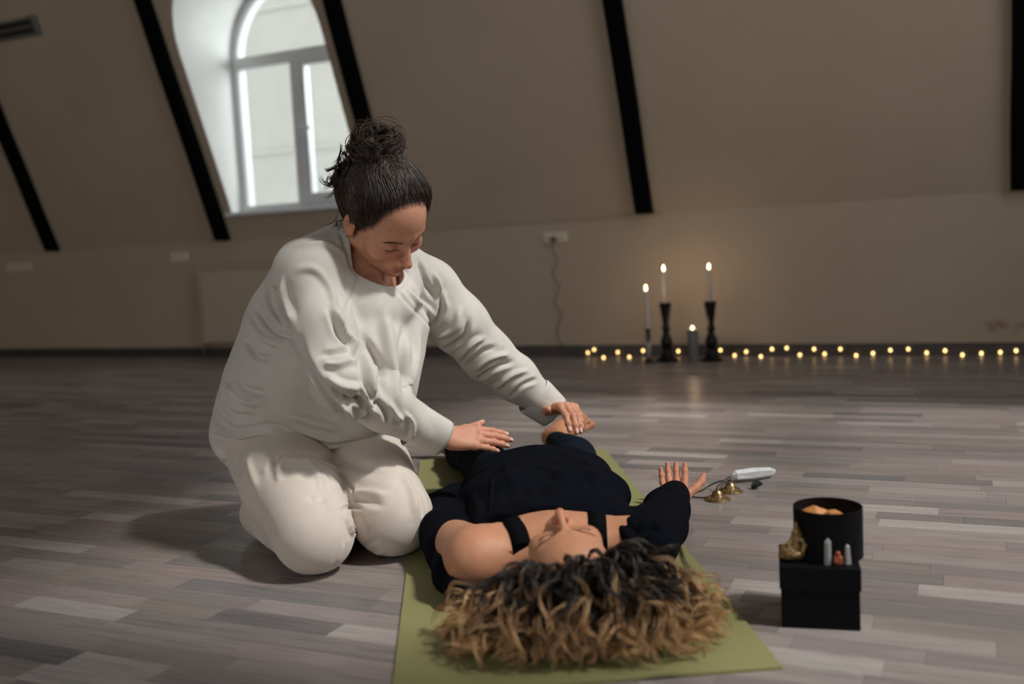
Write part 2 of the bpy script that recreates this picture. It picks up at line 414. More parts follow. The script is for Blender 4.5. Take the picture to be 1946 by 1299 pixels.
while v < 5.6:
    u = -6.2
    while u < 4.1:
        L = prnd.choice((0.20, 0.27, 0.33, 0.40, 0.48)) * prnd.uniform(0.92, 1.08)
        t = prnd.choices(tones, tw)[0]; k = prnd.uniform(0.93, 1.07) * 0.79
        planks.append(plank_mesh(u, min(u + L, 4.2), v, v + 0.0635, (t[0] * k, t[1] * k, t[2] * k, 1), (prnd.uniform(0, 50), prnd.uniform(0, 50))))
        u += L
    v += 0.0635; row += 1
def px_area(pl):
    vs = pl[0][8:12]; P = []
    for x, y, z in vs:
        w = ROOM @ Vector((x, y, z))
        if w.y < 0.6: return 0
        P.append(to_px(w))
    cx_ = sum(p[0] for p in P) / 4; cy_ = sum(p[1] for p in P) / 4
    if not (-40 < cx_ < 1990 and 600 < cy_ < 1330): return 0
    if 560 < cx_ < 800 and 860 < cy_ < 1040: return 0
    return abs(sum(P[i][0] * P[(i + 1) % 4][1] - P[(i + 1) % 4][0] * P[i][1] for i in range(4))) / 2
def plank_obj(name, pls):
    V = []; Fc = []; cols = []; uvs = []
    for vs, fs, col, off in pls:
        b = len(V); V += vs
        for f in fs:
            Fc.append([i + b for i in f])
            for i in f: cols.append(col); uvs.append((vs[i][0] + off[0], vs[i][1] + off[1]))
    me = bpy.data.meshes.new(name); me.from_pydata(V, [], Fc)
    ca = me.color_attributes.new('Col', 'FLOAT_COLOR', 'CORNER'); ca.data.foreach_set('color', np.array(cols, dtype=np.float32).ravel())
    ul = me.uv_layers.new(name='UVMap'); ul.data.foreach_set('uv', np.array(uvs, dtype=np.float32).ravel())
    me.materials.append(M['wood']); o = bpy.data.objects.new(name, me); COL.objects.link(o); o.parent = fb
    return o
order = sorted(range(len(planks)), key=lambda i: -px_area(planks[i]))
for i in order[:300]: plank_obj('plank', [planks[i]])
tag(plank_obj('far_planks', [planks[i] for i in order[300:]]), kind='stuff')
# plain boards behind the camera
mb = MB()
o = plank_obj('rear_planks', [plank_mesh(-6.2, 4.2, 5.6 + 0.26 * i, 5.6 + 0.26 * (i + 1), tones[i % 4], (i, i)) for i in range(10)]); tag(o, kind='stuff')

# ------------------------------------------------------------------ yoga mat
M['mat'] = plain('olive_rubber_mat', srgb(140, 138, 92), 0.62, var=0.05, scale=300, bump=0.25, bdist=0.0006)
MAT_NR = Vector((0.3973, 1.5009, 0)); MAT_YAW = 0.0623
mX = Vector((math.cos(MAT_YAW), math.sin(MAT_YAW), 0)); mY = Vector((-math.sin(MAT_YAW), math.cos(MAT_YAW), 0))
def yoga_mat():
    W, L = 0.61, 1.727; nx, ny = 24, 70; T = 0.005
    vs = []; fs = []
    for layer in (0, 1):
        for j in range(ny + 1):
            for i in range(nx + 1):
                x = -W + W * i / nx; y = L * j / ny
                lift = 0.004 * math.exp(-((y) / 0.02) ** 2) * math.exp(-((x + 0.19) / 0.03) ** 2) + 0.006 * max(0, (y - 1.66) / 0.07) ** 2 * (0.5 + 0.5 * math.sin(x * 9))
                vs.append((x, y, 0.0004 + lift + (T if layer else 0)))
    S = (nx + 1) * (ny + 1)
    for j in range(ny):
        for i in range(nx):
            a = j * (nx + 1) + i; q = (a, a + 1, a + nx + 2, a + nx + 1)
            fs.append(tuple(reversed(q))); fs.append(tuple(S + k for k in q))
    bd = [i for i in range(nx + 1)] + [j * (nx + 1) + nx for j in range(1, ny + 1)] + [ny * (nx + 1) + i for i in range(nx - 1, -1, -1)] + [j * (nx + 1) for j in range(ny - 1, 0, -1)]
    for k in range(len(bd)):
        a, b = bd[k], bd[(k + 1) % len(bd)]; fs.append((a, b, S + b, S + a))
    o = MB().add(vs, fs).build('yoga_mat', M['mat'], auto=40)
    o.location = MAT_NR; o.rotation_euler = (0, 0, MAT_YAW); return o
tag(yoga_mat(), 'olive green yoga mat under the lying person', 'mat')
MZ = 0.0054

# ------------------------------------------------------------------ wall fittings
def outlet(u0, u1, z0, z1, gangs, label):
    o = empty('wall_outlet', mat=ROOM @ Matrix.Translation(((u0 + u1) / 2, 0, (z0 + z1) / 2)))
    tag(o, label, 'outlet', 'wall outlets on the knee wall')
    w = (u1 - u0) / 2; hh = (z1 - z0) / 2
    MB().box(-w, w, -0.012, -0.0003, -hh, hh, 0.003).build('cover_plate', M['outlet'], o)
    for g in range(gangs):
        c = -w + (g + 0.5) * 2 * w / gangs; r = min(hh, w / gangs) * 0.72
        s = MB(); prof = [(r, 0), (r, 0.006), (r * 0.85, 0.007), (r * 0.8, 0.001), (0.001, 0.001)]
        vs = []; 
        s.lathe(prof, n=20, cap=False); s.v = [Vector((c + p.x, -0.012 - p.z, p.y)) for p in s.v]
        so = s.build('socket', M['outlet'], o, auto=30)
        h = MB()
        for dx in (-r * 0.35, r * 0.35): h.lathe([(0.0028, 0), (0.0028, 0.0012)], (dx, 0, 0), 8)
        h.v = [Vector((c + p.x, -0.0135 - p.z, p.y)) for p in h.v]; h.build('pin_hole', M['dark'], so)
    return o
outlet(-4.535, -4.24, 0.702, 0.770, 4, 'cream four-gang wall outlet near the far left edge')
outlet(-2.774, -2.602, 0.708, 0.781, 2, 'cream double wall outlet left of the radiator')
outlet(0.255, 0.414, 0.703, 0.769, 2, 'cream double wall outlet with the light string plugged in')

def radiator():
    o = empty('radiator', mat=ROOM @ Matrix.Translation((-2.0, 0, 0.0)))
    tag(o, 'cream panel radiator under the arched window behind kneeling person', 'radiator')
    x0, x1, z0, z1 = -0.445, 0.445, 0.10, 0.655
    mb = MB(); n = 26; vs = []; fs = []
    for k in range(n * 4 + 1):
        x = x0 + 0.02 + (x1 - x0 - 0.04) * k / (n * 4); y = -0.088 - (0.006 if k % 4 in (1, 2) else 0)
        vs += [(x, y, z0 + 0.025), (x, y, z1 - 0.03)]
    fs = [(2 * k, 2 * k + 2, 2 * k + 3, 2 * k + 1) for k in range(n * 4)]
    mb.add(vs, fs).build('front_panel', M['radiator'], o)
    MB().box(x0, x1, -0.086, -0.055, z0, z1, 0.01).build('water_panel', M['radiator'], o)
    MB().box(x0, x1, -0.098, -0.03, z1 - 0.012, z1 + 0.004, 0.004).build('top_grille', M['radiator'], o)
    for x in (x0, x1): MB().box(x - 0.004, x + 0.004, -0.098, -0.03, z0, z1, 0.002).build('side_cover', M['radiator'], o)
    for x in (-0.3, 0.3): MB().box(x - 0.015, x + 0.015, -0.06, -0.0005, 0.3, 0.5).build('bracket', M['radiator'], o)
    pv = MB().tube([(x0 - 0.02, -0.06, z0 + 0.03), (x0 - 0.03, -0.06, 0.06), (x0 - 0.03, -0.06, 0.0)], 0.009).build('pipe', M['steel'], o, smooth=True)
    MB().lathe([(0.014, 0), (0.016, 0.02), (0.012, 0.045)], (x0 - 0.028, -0.06, 0.06), 12).build('valve', M['steel'], pv, smooth=True)
radiator()

def vent():
    # slot fitting on the slope, high at the left
    th = math.radians(69.0)
    z = 2.405; fr = ROOM @ Matrix.Translation((-3.57, -ZS(z), z)) @ Matrix.Rotation(math.pi / 2 - th, 4, 'X')
    o = empty('slot_vent', mat=fr); tag(o, 'grey two-slot air vent high on the sloping wall at left', 'vent')
    w = 0.33; hh = 0.062
    MB().box(-w, w, -0.012, -0.004, -hh, hh).build('backing', M['dark'], o)
    for a, b in ((hh - 0.02, hh), (-0.009, 0.009), (-hh, -hh + 0.02)):
        MB().box(-w, w, -0.030, -0.010, a, b, 0.003).build('slat', M['steel'], o)
    for x in (-w, w): MB().box(x - 0.028, x + 0.012, -0.032, -0.010, -hh - 0.004, hh + 0.004, 0.004).build('end_cap', M['steel'], o)
vent()

# ------------------------------------------------------------------ string lights
M['bulb'] = emit('warm_bulb', (1.0, 0.64, 0.24, 1), 4.4)
M['wire'] = plain('clear_wire', (0.16, 0.14, 0.11, 1), 0.4)
M['wire_dark'] = plain('cable_sleeve', (0.13, 0.115, 0.09, 1), 0.5)
def string_lights():
    pix = [(1117, 670), (1129, 664), (1147, 679), (1174, 669), (1196, 678), (1222, 666), (1289, 667), (1369, 665), (1396, 675), (1418, 668), (1446, 677), (1467, 663), (1495, 661), (1520, 674), (1547, 663), (1567, 672), (1597, 663), (1627, 675), (1659, 671), (1692, 665), (1726, 663), (1761, 670), (1796, 666), (1829, 674), (1865, 671), (1901, 669), (1931, 666)]
    o = empty('string_lights', rm(0.9, 0.06, 0)); tag(o, 'warm fairy light string along the floor by the back wall', 'lights')
    inv = o.matrix_world.copy(); base = Vector(o.location)
    pts = []
    for px, py in pix:
        # bulbs rest on the floor or lean on the baseboard: choose depth between both
        g = gnd(px, py, 0.006); u, v = room_uv(g)
        if v < 0.03:
            d = ray(px, py); c = Vector((0, 0, CAM_H)); t = ((RO - c).dot(RN) + 0.026) / d.dot(RN); g = c + d * t
        pts.append(g)
    pp = []
    for i, p in enumerate(pts):
        pp.append(p - Vector((0, 0, 0.004)))
        if i < len(pts) - 1:
            m = (p + pts[i + 1]) / 2; u, v = room_uv(m); pp.append(rm(u, max(v, 0.03) + rnd.uniform(0.0, 0.03), 0.003))
    MB().tube([q - base for q in catmull(pp, 4)], 0.0011, 5).build('wire', M['wire'], o, smooth=True)
    bm = bmesh.new(); bmesh.ops.create_icosphere(bm, subdivisions=2, radius=0.0072)
    for v_ in bm.verts: v_.co.z *= 1.25
    me = bpy.data.meshes.new('bulb'); bm.to_mesh(me); bm.free(); me.materials.append(M['bulb'])
    me.polygons.foreach_set('use_smooth', [True] * len(me.polygons))
    for p in pts:
        b = bpy.data.objects.new('bulb', me); COL.objects.link(b); b.parent = o; b.location = p - base
    # lead running up the wall to the outlet
    lead = [vp for vp in ((1052, 458), (1051, 475), (1059, 495), (1050, 520), (1063, 545), (1053, 575), (1067, 597), (1059, 620), (1060, 642), (1072, 657), (1090, 672), (1105, 679))]
    L = []
    for k, (px, py) in enumerate(lead):
        d = ray(px, py); c = Vector((0, 0, CAM_H)); vv = 0.012 if k < 9 else 0.03
        t = ((RO - c).dot(RN) + vv) / d.dot(RN); q = c + d * t
        if q.z < 0.003: q = gnd(px, py, 0.003)
        L.append(q)
    L.append(pts[0] - Vector((0, 0, 0.004)))
    MB().tube([q - base for q in catmull(L, 6)], 0.0024, 6).build('lead', M['wire_dark'], o, smooth=True)
    q = L[0]; u, v = room_uv(q)
    pl = MB().lathe([(0.017, 0.0), (0.019, 0.012), (0.013, 0.034), (0.006, 0.04)], n=14)
    pl.v = [RD * p.x + RN * (p.z + 0.019) + Vector((0, 0, p.y)) + rm(u + 0.005, 0, q.z + 0.012) - base for p in pl.v]
    pl.build('plug', M['wire_dark'], o, auto=40)
string_lights()

# ------------------------------------------------------------------ candles
M['wax'] = NT('white_wax').set(Base_Color=(0.50, 0.46, 0.42, 1), Roughness=0.5, Subsurface_Weight=0.2, Subsurface_Radius=(0.02, 0.012, 0.008)).m
M['grey_wax'] = plain('grey_wax', (0.15, 0.15, 0.14, 1), 0.6, var=0.06)
M['black_lacquer'] = plain('black_lacquer', (0.004, 0.004, 0.005, 1), 0.4, Specular_IOR_Level=0.25)
M['wick'] = plain('wick', (0.01, 0.008, 0.006, 1), 0.9)
def mat_flame():
    t = NT('candle_flame'); em = t.n('ShaderNodeEmission'); em.inputs[0].default_value = (1.0, 0.70, 0.36, 1); em.inputs[1].default_value = 9.0
    tr = t.n('ShaderNodeBsdfTransparent'); ad = t.n('ShaderNodeAddShader'); t.l(em.outputs[0], ad.inputs[0]); t.l(tr.outputs[0], ad.inputs[1])
    t.l(ad.outputs[0], t.t.nodes['Material Output'].inputs[0]); return t.m
M['flame'] = mat_flame()
M['pewter'] = plain('dark_pewter', (0.035, 0.035, 0.033, 1), 0.35, 0.6)
M['pale_stem'] = plain('pale_glass_stem', (0.33, 0.31, 0.29, 1), 0.25)
def candle(name, loc, r, hgt, mat, label, cat='candle', tip=0.0, group=None, fl=0.68):
    o = empty(name, loc); tag(o, label, cat, group)
    prof = [(r, 0), (r * 0.98, hgt * 0.97), (r * 0.8, hgt)] if r < 0.02 else [(r * 0.96, 0), (r, 0.004), (r, hgt - 0.006), (r * 0.93, hgt), (r * 0.55, hgt - 0.004), (0.004, hgt - 0.008)]
    s = MB().lathe(prof, n=20)
    top = hgt if r < 0.02 else hgt - 0.008
    for p in s.v: p.x += tip * p.z
    s.build('wax_body', mat, o, auto=40)
    tx = tip * hgt
    MB().tube([(tx, 0, top - 0.003), (tx, 0, top + 0.006), (tx + 0.002, 0, top + 0.012)], 0.0012, 6).build('wick', M['wick'], o)
    f = MB().lathe([(0.0012, 0.0), (0.0042, 0.006), (0.0058, 0.014), (0.0054, 0.022), (0.0036, 0.033), (0.0015, 0.043), (0.0003, 0.047)], (tx, 0, top + 0.005), 14)
    for p in f.v: p.z = top + 0.005 + (p.z - top - 0.005) * fl
    f.build('flame', M['flame'], o, smooth=True)
    ld = bpy.data.lights.new('candle_glow', 'POINT'); ld.energy = 0.26; ld.color = (1.0, 0.68, 0.42); ld.shadow_soft_size = 0.004
    lo = bpy.data.objects.new('candle_glow', ld); COL.objects.link(lo); lo.parent = o; lo.location = (tx, 0, top + 0.016)
    return o
tall_prof = [(0.062, 0.0), (0.064, 0.006), (0.058, 0.012), (0.036, 0.026), (0.026, 0.045), (0.022, 0.062), (0.024, 0.085), (0.029, 0.105), (0.027, 0.125), (0.018, 0.148), (0.0145, 0.165), (0.020, 0.183), (0.021, 0.19), (0.016, 0.205), (0.0145, 0.215), (0.019, 0.245), (0.024, 0.29), (0.0285, 0.325), (0.0285, 0.337), (0.012, 0.337)]
def holder(loc, label, sc):
    o = empty('candle_holder', loc); tag(o, label, 'candle holder', 'black turned candlesticks')
    body = MB().lathe([(r * (1.02 if k_ < 4 else 1.18), z * sc) for k_, (r, z) in enumerate(tall_prof[:8])], n=28).build('base', M['black_lacquer'], o, auto=50)
    MB().lathe([(r * 1.18, z * sc) for r, z in tall_prof[7:15]], n=28).build('stem', M['black_lacquer'], o, auto=50)
    MB().lathe([(r * 1.18, z * sc) for r, z in tall_prof[14:]], n=28).build('cup', M['black_lacquer'], o, auto=50)
c1 = gnd(1268, 685.5); c2 = gnd(1353, 685.5); c3 = gnd(1318, 687); c4 = gnd(1233.5, 688.5)
holder(c1, 'black turned wooden candlestick left of the grey pillar candle', 0.985)
holder(c2, 'black turned wooden candlestick right of the grey pillar candle', 0.99)
candle('taper_candle', c1 + Vector((0, 0, 0.3325)), 0.0105, 0.175, M['wax'], 'lit white taper candle in the candlestick left of the pillar candle', tip=-0.012, group='lit taper candles')
candle('taper_candle', c2 + Vector((0, 0, 0.3345)), 0.0105, 0.172, M['wax'], 'lit white taper candle in the candlestick right of the pillar candle', tip=-0.005, group='lit taper candles')
candle('pillar_candle', c3, 0.031, 0.185, M['grey_wax'], 'lit short grey pillar candle between the two black candlesticks', fl=0.40)
def small_holder(loc):
    o = empty('candle_holder', loc); tag(o, 'small slim candlestick with pale stem, leftmost of the candles', 'candle holder')
    MB().lathe([(0.033, 0), (0.034, 0.004), (0.022, 0.012), (0.008, 0.02), (0.006, 0.034)], n=24).build('base', M['pewter'], o, auto=50)
    MB().lathe([(0.006, 0.03), (0.012, 0.05), (0.017, 0.085), (0.015, 0.115), (0.009, 0.122)], n=24).build('stem', M['pale_stem'], o, auto=50)
    MB().lathe([(0.009, 0.12), (0.018, 0.126), (0.008, 0.132), (0.006, 0.142), (0.022, 0.148), (0.026, 0.151), (0.02, 0.154), (0.008, 0.158), (0.012, 0.175), (0.017, 0.187), (0.017, 0.193), (0.01, 0.193)], n=24).build('cup', M['pewter'], o, auto=50)
small_holder(c4)
candle('taper_candle', c4 + Vector((0, 0, 0.188)), 0.0105, 0.215, M['wax'], 'lit white taper candle in the small slim candlestick', tip=-0.012, group='lit taper candles')

# ------------------------------------------------------------------ boxes, stones and small things by the mat
M['card'] = plain('black_cardboard', (0.004, 0.004, 0.0055, 1), 0.6, var=0.15, scale=60, bump=0.15, Specular_IOR_Level=0.12)
M['card_in'] = plain('dark_brown_lining', (0.012, 0.007, 0.0065, 1), 0.9, Specular_IOR_Level=0.1)
BOX = gnd(1486, 1192); BOXR = gnd(1636, 1199)
bx = (BOXR - BOX); bw = bx.length; bx.normalize(); by = Vector((-bx.y, bx.x, 0)); bang = math.atan2(bx.y, bx.x)
bc = BOX + bx * bw / 2 + by * bw / 2
BH = 0.108
o = empty('gift_box', bc, bang); tag(o, 'square black cardboard box with lid standing on the floor', 'box')
hw = bw / 2
MB().box(-hw, hw, -hw, hw, 0.0004, BH - 0.004, 0.0015).build('box_body', M['card'], o)
lid = MB(); e = 0.0022; lw = hw + e
lid.box(-lw, lw, -lw, lw, BH - 0.002, BH, 0.0006)
for a in ((-lw, lw, -lw, -lw + 0.0016), (-lw, lw, lw - 0.0016, lw), (-lw, -lw + 0.0016, -lw, lw), (lw - 0.0016, lw, -lw, lw)):
    lid.box(a[0], a[1], a[2], a[3], BH - 0.038, BH - 0.001)
lid.build('lid', M['card'], o)
rc_ = bc + bx * 0.0185 + by * 0.014
RR, RH = 0.0590, 0.088
o = empty('round_box', rc_ + Vector((0, 0, BH + 0.0003)), bang); tag(o, 'open round black cardboard box standing on the square box', 'box')
MB().lathe([(RR, 0.0), (RR, RH), (RR - 0.0018, RH), (RR - 0.0018, 0.004), (0.001, 0.004)], n=48, cap=False).build('box_wall', M['card'], o, auto=40)
MB().lathe([(RR, 0.0), (RR - 0.002, 0.0035)], n=48).build('box_bottom', M['card'], o)
MB().lathe([(RR - 0.0021, RH - 0.001), (RR - 0.0025, 0.0042)], n=48, cap=False).build('lining', M['card_in'], o, smooth=True)
M['amber'] = NT('amber_stone').set(Base_Color=(0.62, 0.27, 0.085, 1), Roughness=0.35, Subsurface_Weight=0.35, Subsurface_Radius=(0.02, 0.008, 0.003)).m
def rock(name, loc, r, mat, seed, label, cat, group=None, sub=2, jag=0.28, sc=(1, 1, 1), planes=9, rz=0.0, flat=False):
    bm = bmesh.new(); bmesh.ops.create_icosphere(bm, subdivisions=sub + 1, radius=1.0); rr = random.Random(seed)
    nrm = [Vector((rr.gauss(0, 1), rr.gauss(0, 1), rr.gauss(0, 1))).normalized() for _ in range(planes)]
    ds = [rr.uniform(1 - jag, 1.0) for _ in nrm]
    for v_ in bm.verts:
        for n_, d_ in zip(nrm, ds):
            k = v_.co.dot(n_)
            if k > d_: v_.co -= n_ * (k - d_)
        v_.co = Vector((v_.co.x * sc[0], v_.co.y * sc[1], v_.co.z * sc[2])) * r
    zmin = min(v_.co.z for v_ in bm.verts)
    for v_ in bm.verts: v_.co.z -= zmin
    me = bpy.data.meshes.new(name); bm.to_mesh(me); bm.free(); me.materials.append(mat)
    me.polygons.foreach_set('use_smooth', [not flat] * len(me.polygons))
    if not flat: me.set_sharp_from_angle(angle=math.radians(24))
    ob = bpy.data.objects.new(name, me); COL.objects.link(ob); ob.location = loc; ob.rotation_euler.z = rz
    return tag(ob, label, cat, group)
rb = rc_ + Vector((0, 0, BH + 0.0045))
stones = [(-0.026, 0.004, 0.0, 0.030), (0.026, -0.016, 0.0, 0.026), (0.014, 0.026, 0.0, 0.026)]
for i, (x, y, z, r) in enumerate(stones):
    rock('amber_stone', rb + bx * x + by * y + Vector((0, 0, z)), r, M['amber'], 40 + i, 'rough orange stone half hidden under the other stones in the round box', 'stone', 'orange stones in the round box', sc=(0.95, 0.95, 0.95), jag=0.4, planes=14)
for (x, y, z, r, sd, sc_, lb) in ((-0.024, -0.014, 0.047, 0.026, 61, (1.15, 0.9, 0.95), 'large pointed orange stone at the left in the round box'), (0.010, -0.020, 0.046, 0.026, 67, (1.2, 0.8, 0.8), 'long orange stone in the middle of the round box'), (0.037, -0.014, 0.046, 0.018, 72, (1.0, 0.9, 0.95), 'small pale orange stone at the right in the round box')):
    rock('amber_stone', rb + bx * x + by * y + Vector((0, 0, z)), r, M['amber'], sd, lb, 'stone', 'orange stones in the round box', sc=sc_, jag=0.5, planes=16)

# bronze figurine at the box's left front corner
M['bronze'] = plain('antique_bronze', (0.30, 0.19, 0.085, 1), 0.45, 0.45, var=0.4, scale=120, bump=0.5, bdist=0.0012)
M['clear'] = NT('clear_crystal').set(Base_Color=(0.93, 0.96, 0.96, 1), Roughness=0.10, Transmission_Weight=0.68, IOR=1.52).m
def mat_milky():
    t = NT('milky_quartz'); t.set(Roughness=0.3, Transmission_Weight=0.12, IOR=1.5, Subsurface_Weight=0.3, Subsurface_Radius=(0.02, 0.02, 0.02))
    t.l(t.ramp(t.noise(60, 5, t.coord(), 0.7, 1.5), [(0.35, (0.70, 0.73, 0.73, 1)), (0.65, (0.95, 0.96, 0.96, 1))]), t.p.inputs['Base Color']); return t.m
M['milky'] = mat_milky()
M['carnelian'] = plain('red_brown_stone', (0.27, 0.06, 0.025, 1), 0.25, var=0.5, scale=160)
M['tourmaline'] = plain('black_tourmaline', (0.007, 0.008, 0.011, 1), 0.35, var=0.4, scale=90, bump=0.5)
def crystal(name, r0, r1, hgt, tip, n, mat, label, seed=0, cat='crystal', group=None):
    rr = random.Random(seed); vs = []; fs = []
    for r, z in ((r0, 0), (r1, hgt)):
        for k in range(n):
            a = 2 * math.pi * k / n + 0.2; q = r * (1 + rr.uniform(-0.08, 0.08)); vs.append((q * math.cos(a), q * math.sin(a), z + (rr.uniform(-0.002, 0.002) if z else 0)))
    vs.append((rr.uniform(-1, 1) * r1 * 0.2, rr.uniform(-1, 1) * r1 * 0.2, hgt + tip))
    fs = [tuple(range(n))[::-1]] + [(k, (k + 1) % n, n + (k + 1) % n, n + k) for k in range(n)] + [(n + k, n + (k + 1) % n, 2 * n) for k in range(n)]
    o = MB().add(vs, fs).build(name, mat); return tag(o, label, cat, group)
top = Vector((0, 0, BH + 0.0003))
def on_lid(px, py): return gnd(px, py, BH + 0.0003)
cq = crystal('crystal_tower', 0.0072, 0.0062, 0.0400, 0.008, 6, M['clear'], 'tall clear crystal point standing left of the red figurine', 3); cq.location = on_lid(1574, 1072)
cq = crystal('crystal_tower', 0.0078, 0.0058, 0.0310, 0.007, 6, M['clear'], 'short clear crystal point standing right of the red figurine', 5); cq.location = on_lid(1610, 1070)

# ------------------------------------------------------------------ implicit-surface toolkit
f32 = np.float32
def A3(v): return np.array([v[0], v[1], v[2]], dtype=f32)
def s_rc(P, a, b, ra, rb):
    a = A3(a); b = A3(b); ab = b - a; L2 = max(float(ab @ ab), 1e-12)
    t = np.clip((P - a) @ ab / L2, 0, 1); q = P - a - t[:, None] * ab
    return np.sqrt(np.einsum('ij,ij->i', q, q)) - (ra + (rb - ra) * t)
def s_rce(P, a, b, ra, rb, ax, sc):
    ax = A3(Vector(ax).normalized()); k = 1.0 / sc - 1.0
    Q = P + np.outer(P @ ax, ax) * k; a = A3(a); b = A3(b)
    return s_rc(Q, a + ax * (a @ ax) * k, b + ax * (b @ ax) * k, ra, rb)
def s_ell(P, c, r, B=None):
    q = P - A3(c)
    if B is not None: q = q @ B
    r = np.array(r, dtype=f32); k0 = np.sqrt(((q / r) ** 2).sum(1)); k1 = np.sqrt(((q / (r * r)) ** 2).sum(1)) + 1e-9
    return k0 * (k0 - 1) / k1
def smin(a, b, k):
    h = np.clip(0.5 + 0.5 * (b - a) / k, 0, 1); return b * (1 - h) + a * h - k * h * (1 - h)
def smax(a, b, k): return -smin(-a, -b, k)
def s_chain(P, pts, k=0.01):
    d = None
    for (a, ra), (b, rb) in zip(pts[:-1], pts[1:]):
        e = s_rc(P, a, b, ra, rb); d = e if d is None else smin(d, e, k)
    return d
def basis(x, y, z): return np.array([[x[i], y[i], z[i]] for i in range(3)], dtype=f32)   # columns are axes

def surface(fn, lo, hi, h, smooth=2):
    """surface nets over a block-sparse grid -> verts (N,3), quads (M,4)"""
    lo = np.array(lo, dtype=np.float64); hi = np.array(hi, dtype=np.float64); Bk = 8
    nb = np.maximum(1, np.ceil((hi - lo) / (h * Bk)).astype(int)); n = nb * Bk
    ci = np.stack(np.meshgrid(*[np.arange(k) for k in nb], indexing='ij'), -1).reshape(-1, 3)
    cc = (lo + (ci * Bk + (Bk - 1) / 2) * h).astype(f32); cd = fn(cc)
    Fd = np.repeat(np.repeat(np.repeat(np.where(cd < 0, -1, 1).astype(f32).reshape(nb), Bk, 0), Bk, 1), Bk, 2)
    act = ci[np.abs(cd) < h * Bk * 1.35]
    loc = np.stack(np.meshgrid(*[np.arange(Bk)] * 3, indexing='ij'), -1).reshape(-1, 3)
    for s in range(0, len(act), 600):
        idx = (act[s:s + 600][:, None, :] * Bk + loc[None]).reshape(-1, 3)
        Fd[idx[:, 0], idx[:, 1], idx[:, 2]] = fn((lo + idx * h).astype(f32))
    Sg = Fd < 0
    cnt = np.zeros(tuple(n - 1), dtype=np.int8)
    for dx in (0, 1):
        for dy in (0, 1):
            for dz in (0, 1): cnt += Sg[dx:n[0] - 1 + dx, dy:n[1] - 1 + dy, dz:n[2] - 1 + dz]
    cells = np.argwhere((cnt > 0) & (cnt < 8))
    vid = np.full(tuple(n - 1), -1, dtype=np.int64); vid[cells[:, 0], cells[:, 1], cells[:, 2]] = np.arange(len(cells))
    acc = np.zeros((len(cells), 3)); num = np.zeros(len(cells))
    cor = [(x, y, z) for x in (0, 1) for y in (0, 1) for z in (0, 1)]
    val = {c: Fd[cells[:, 0] + c[0], cells[:, 1] + c[1], cells[:, 2] + c[2]] for c in cor}
    for c in cor:
        for ax in range(3):
            if c[ax]: continue
            e = list(c); e[ax] = 1; e = tuple(e); a, b = val[c], val[e]; m = (a < 0) != (b < 0)
            t = np.where(m, a / np.where(m, a - b, 1), 0); p = np.array(c, dtype=float)[None] + np.zeros((len(cells), 3)); p[:, ax] += t
            acc += p * m[:, None]; num += m
    V = lo + (cells + acc / num[:, None]) * h
    Q = []
    for ax in range(3):
        o1, o2 = (ax + 1) % 3, (ax + 2) % 3
        a = [slice(None)] * 3; b = [slice(None)] * 3; a[ax] = slice(0, -1); b[ax] = slice(1, None)
        s0 = Sg[tuple(a)]; s1 = Sg[tuple(b)]
        E = np.argwhere(s0 != s1); E = E[(E[:, o1] > 0) & (E[:, o2] > 0) & (E[:, o1] < n[o1] - 1) & (E[:, o2] < n[o2] - 1)]
        inside = s0[E[:, 0], E[:, 1], E[:, 2]]
        def vv(d1, d2):
            c = E.copy(); c[:, o1] -= d1; c[:, o2] -= d2; return vid[c[:, 0], c[:, 1], c[:, 2]]
        q = np.stack([vv(1, 1), vv(0, 1), vv(0, 0), vv(1, 0)], 1)
        q[~inside] = q[~inside][:, ::-1]; Q.append(q)
    Q = np.concatenate(Q); Q = Q[(Q >= 0).all(1)]
    V = laplace(V, Q, smooth)
    return V, Q
def laplace(V, Q, it, w=0.5, mask=None):
    e = np.concatenate([Q[:, [0, 1]], Q[:, [1, 2]], Q[:, [2, 3]], Q[:, [3, 0]]])
    deg = np.bincount(e[:, 0], minlength=len(V)) + np.bincount(e[:, 1], minlength=len(V))
    for _ in range(it):
        S = np.stack([np.bincount(e[:, 0], V[e[:, 1], k], len(V)) + np.bincount(e[:, 1], V[e[:, 0], k], len(V)) for k in range(3)], 1)
        T = S / np.maximum(deg, 1)[:, None]; d = (T - V) * w
        if mask is not None: d *= mask[:, None]
        V = V + d
    return V
def normals(V, Q):
    fn = np.cross(V[Q[:, 2]] - V[Q[:, 0]], V[Q[:, 3]] - V[Q[:, 1]]); N_ = np.zeros_like(V)
    for k in range(4):
        for a in range(3): N_[:, a] += np.bincount(Q[:, k], fn[:, a], len(V))
    return N_ / (np.linalg.norm(N_, axis=1)[:, None] + 1e-12)
def np_mesh(name, V, Q, mat, parent=None, color=None, origin=(0, 0, 0)):
    me = bpy.data.meshes.new(name); k = Q.shape[1]
    V = V - np.array(origin)[None]
    me.vertices.add(len(V)); me.vertices.foreach_set('co', V.astype(f32).ravel())
    me.loops.add(Q.size); me.loops.foreach_set('vertex_index', Q.astype(np.int32).ravel())
    me.polygons.add(len(Q)); me.polygons.foreach_set('loop_start', np.arange(0, Q.size, k, dtype=np.int32))
    me.polygons.foreach_set('use_smooth', np.ones(len(Q), dtype=bool))
    me.update(calc_edges=True); me.validate()
    if color is not None:
        ca = me.color_attributes.new('Col', 'FLOAT_COLOR', 'POINT')
        c4 = np.ones((len(V), 4), dtype=f32); c4[:, :3] = color; ca.data.foreach_set('color', c4.ravel())
    if mat is not None: me.materials.append(mat)
    o = bpy.data.objects.new(name, me); COL.objects.link(o)
    if parent is not None: o.parent = parent
    return o
